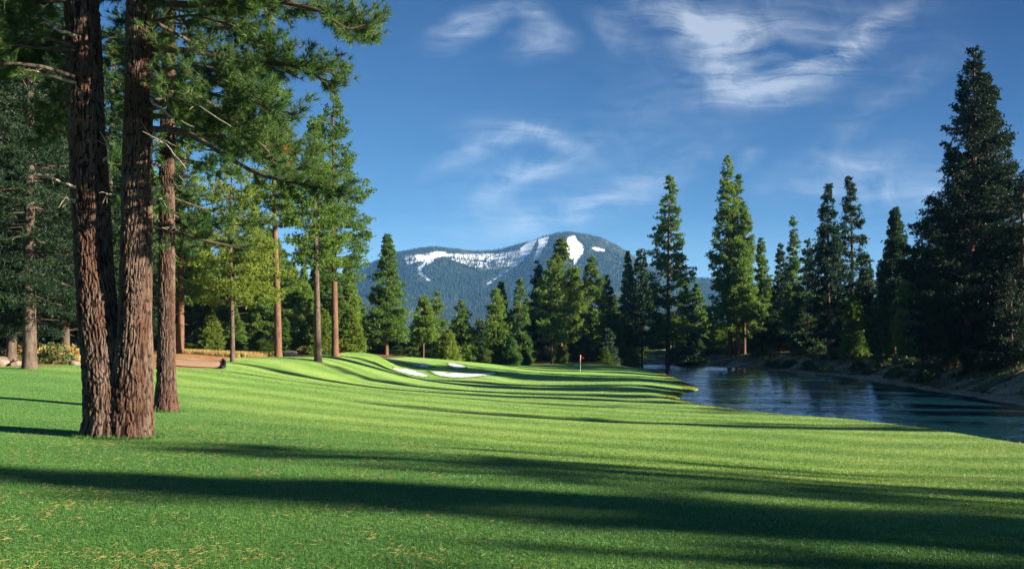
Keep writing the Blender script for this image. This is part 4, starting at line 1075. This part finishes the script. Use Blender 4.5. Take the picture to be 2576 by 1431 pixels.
my = np.concatenate([np.linspace(1300, 2300, 60), np.linspace(2305, 2992, 150), np.linspace(3000, 4400, 16)]); mx_ = np.concatenate([np.linspace(-3000, -620, 60), np.linspace(-610, 620, 300), np.linspace(630, 3200, 70)])
MX, MY = np.meshgrid(mx_, my); MZ = mz(MX, MY)
def to_px(X, Y, Z): return HX + X / Y * F, HY - (Z - CAMZ) / Y * F
def inpoly(x, y, poly): return sdist(x, y, np.array(poly, float))
def q4(pts): return [((950 + x * .34934) / 1.118, (600 + y * .34941) / 1.118) for x, y in pts]
RUNS = [q4(p) for p in [
    [(660, 340), (720, 345), (800, 305), (875, 312), (870, 345), (800, 350), (760, 395), (690, 430), (672, 455), (690, 490), (750, 540), (740, 548), (690, 522), (640, 465), (640, 440), (700, 400), (670, 380)],
    [(1560, 215), (1615, 195), (1575, 260), (1560, 310), (1500, 370), (1440, 420), (1330, 490), (1250, 545), (1195, 605), (1175, 598), (1200, 565), (1290, 505), (1400, 430), (1460, 390), (1490, 340), (1470, 280)],
    [(1610, 205), (1700, 185), (1690, 230), (1650, 290), (1625, 345), (1580, 400), (1575, 370), (1600, 300), (1620, 250)],
    [(1850, 195), (1910, 178), (1925, 215), (1985, 265), (1975, 320), (1940, 370), (1905, 420), (1880, 380), (1840, 320), (1835, 260)],
    [(2045, 275), (2090, 275), (2165, 302), (2120, 306), (2070, 295)]]]
SPECK = [q4(p) for p in [[(520, 340), (660, 320), (800, 300), (900, 318), (1100, 318), (1300, 318), (1450, 290), (1560, 215), (1540, 330), (1430, 420), (1300, 450), (1160, 470), (1060, 430), (960, 400), (860, 350), (700, 380), (560, 430)],
                         [(130, 440), (280, 400), (260, 460), (150, 500)]]]
PX, PY = to_px(MX, MY, MZ)
snow = np.zeros(MX.shape); face = (MY < 3010) & (MY > 1600)
for p in RUNS: snow = np.maximum(snow, np.where(face, sstep(-1.5, 2.0, -inpoly(PX, PY, p) + .6), 0))
for p in SPECK: snow = np.maximum(snow, np.where(face, .62 * sstep(-3, 5, -inpoly(PX, PY, p)), 0))
o = mk('mountain', np.stack([MX, MY, MZ], -1).reshape(-1, 3), grid(MX, MY), M['mountain'], smooth=True, attrs={'snow': snow.ravel()}); tag(o, kind='structure')
# its forest, one mass
r = np.random.default_rng(91)
n = 62000
Y = 1350 + (RD + 40 - 1350) * r.uniform(0, 1, n) ** .8; pxs = r.uniform(560, 2350, n); X = (pxs - HX) / F * Y
ns_ = int(n * .42); Y[-ns_:] = r.uniform(2600, RD + 35, ns_); X[-ns_:] = (pxs[-ns_:] - HX) / F * Y[-ns_:]
nr = 3500; Y[:nr] = RD + r.uniform(-40, 25, nr); X[:nr] = (r.uniform(800, 1800, nr) - HX) / F * RD
Z = mz(X, Y); px_, py_ = to_px(X, Y, Z); keep = np.ones(n, bool)
for p in RUNS: sp_ = inpoly(px_, py_, p); keep &= ((sp_ > .6) & (inpoly(px_, py_ - 5, p) > 0)) | ((sp_ > -2.2) & (r.uniform(0, 1, n) < .12))
for p in SPECK: keep &= ~((inpoly(px_, py_, p) < 0) & (r.uniform(0, 1, n) < .62))
keep &= Z > 3
X, Y, Z = X[keep], Y[keep], Z[keep]; n = len(X)
hh = r.uniform(7, 15, n); ww = hh * r.uniform(.16, .24, n)
hh[Y > RD - 45] *= .62; ww[Y > RD - 45] *= .5
a = np.linspace(0, 2 * np.pi, 5, endpoint=False)
ring = np.stack([X[:, None] + ww[:, None] * np.cos(a), Y[:, None] + ww[:, None] * np.sin(a), np.repeat((Z - 1)[:, None], 5, 1)], -1)
tip = np.stack([X, Y, Z + hh], -1)[:, None]
V = np.concatenate([ring, tip], 1).reshape(-1, 3); q = np.arange(n)[:, None] * 6
T = np.concatenate([q + [i, (i + 1) % 5, 5] for i in range(5)])
tag(mk('mountain_forest', V, T, M['far_forest']), 'dense conifer forest covering the snowy mountain', 'forest', kind='stuff')

# ---------------------------------------------------------------- haze
def haze(density):
    x0, x1, y0, y1, z0, z1 = -9200, 9300, -3100, 9300, -3.5, 420
    V = [(x, y, z) for z in (z0, z1) for y in (y0, y1) for x in (x0, x1)]
    T = [(0, 2, 3, 1), (4, 5, 7, 6), (0, 1, 5, 4), (2, 6, 7, 3), (0, 4, 6, 2), (1, 3, 7, 5)]
    m = bpy.data.materials.new('haze'); m.use_nodes = True; t = NT(m.node_tree)
    for n_ in list(t.n): t.n.remove(n_)
    out = t.node('ShaderNodeOutputMaterial'); pv = t.node('ShaderNodeVolumePrincipled')
    pv.inputs['Color'].default_value = (.16, .46, 1.0, 1); pv.inputs['Density'].default_value = density
    t.link(pv.outputs[0], out.inputs['Volume'])
    tag(mk('haze', V, T, m), 'thin blue air haze before the mountain', 'haze', kind='stuff')
haze(.000075)
print('objects', len(bpy.data.objects))
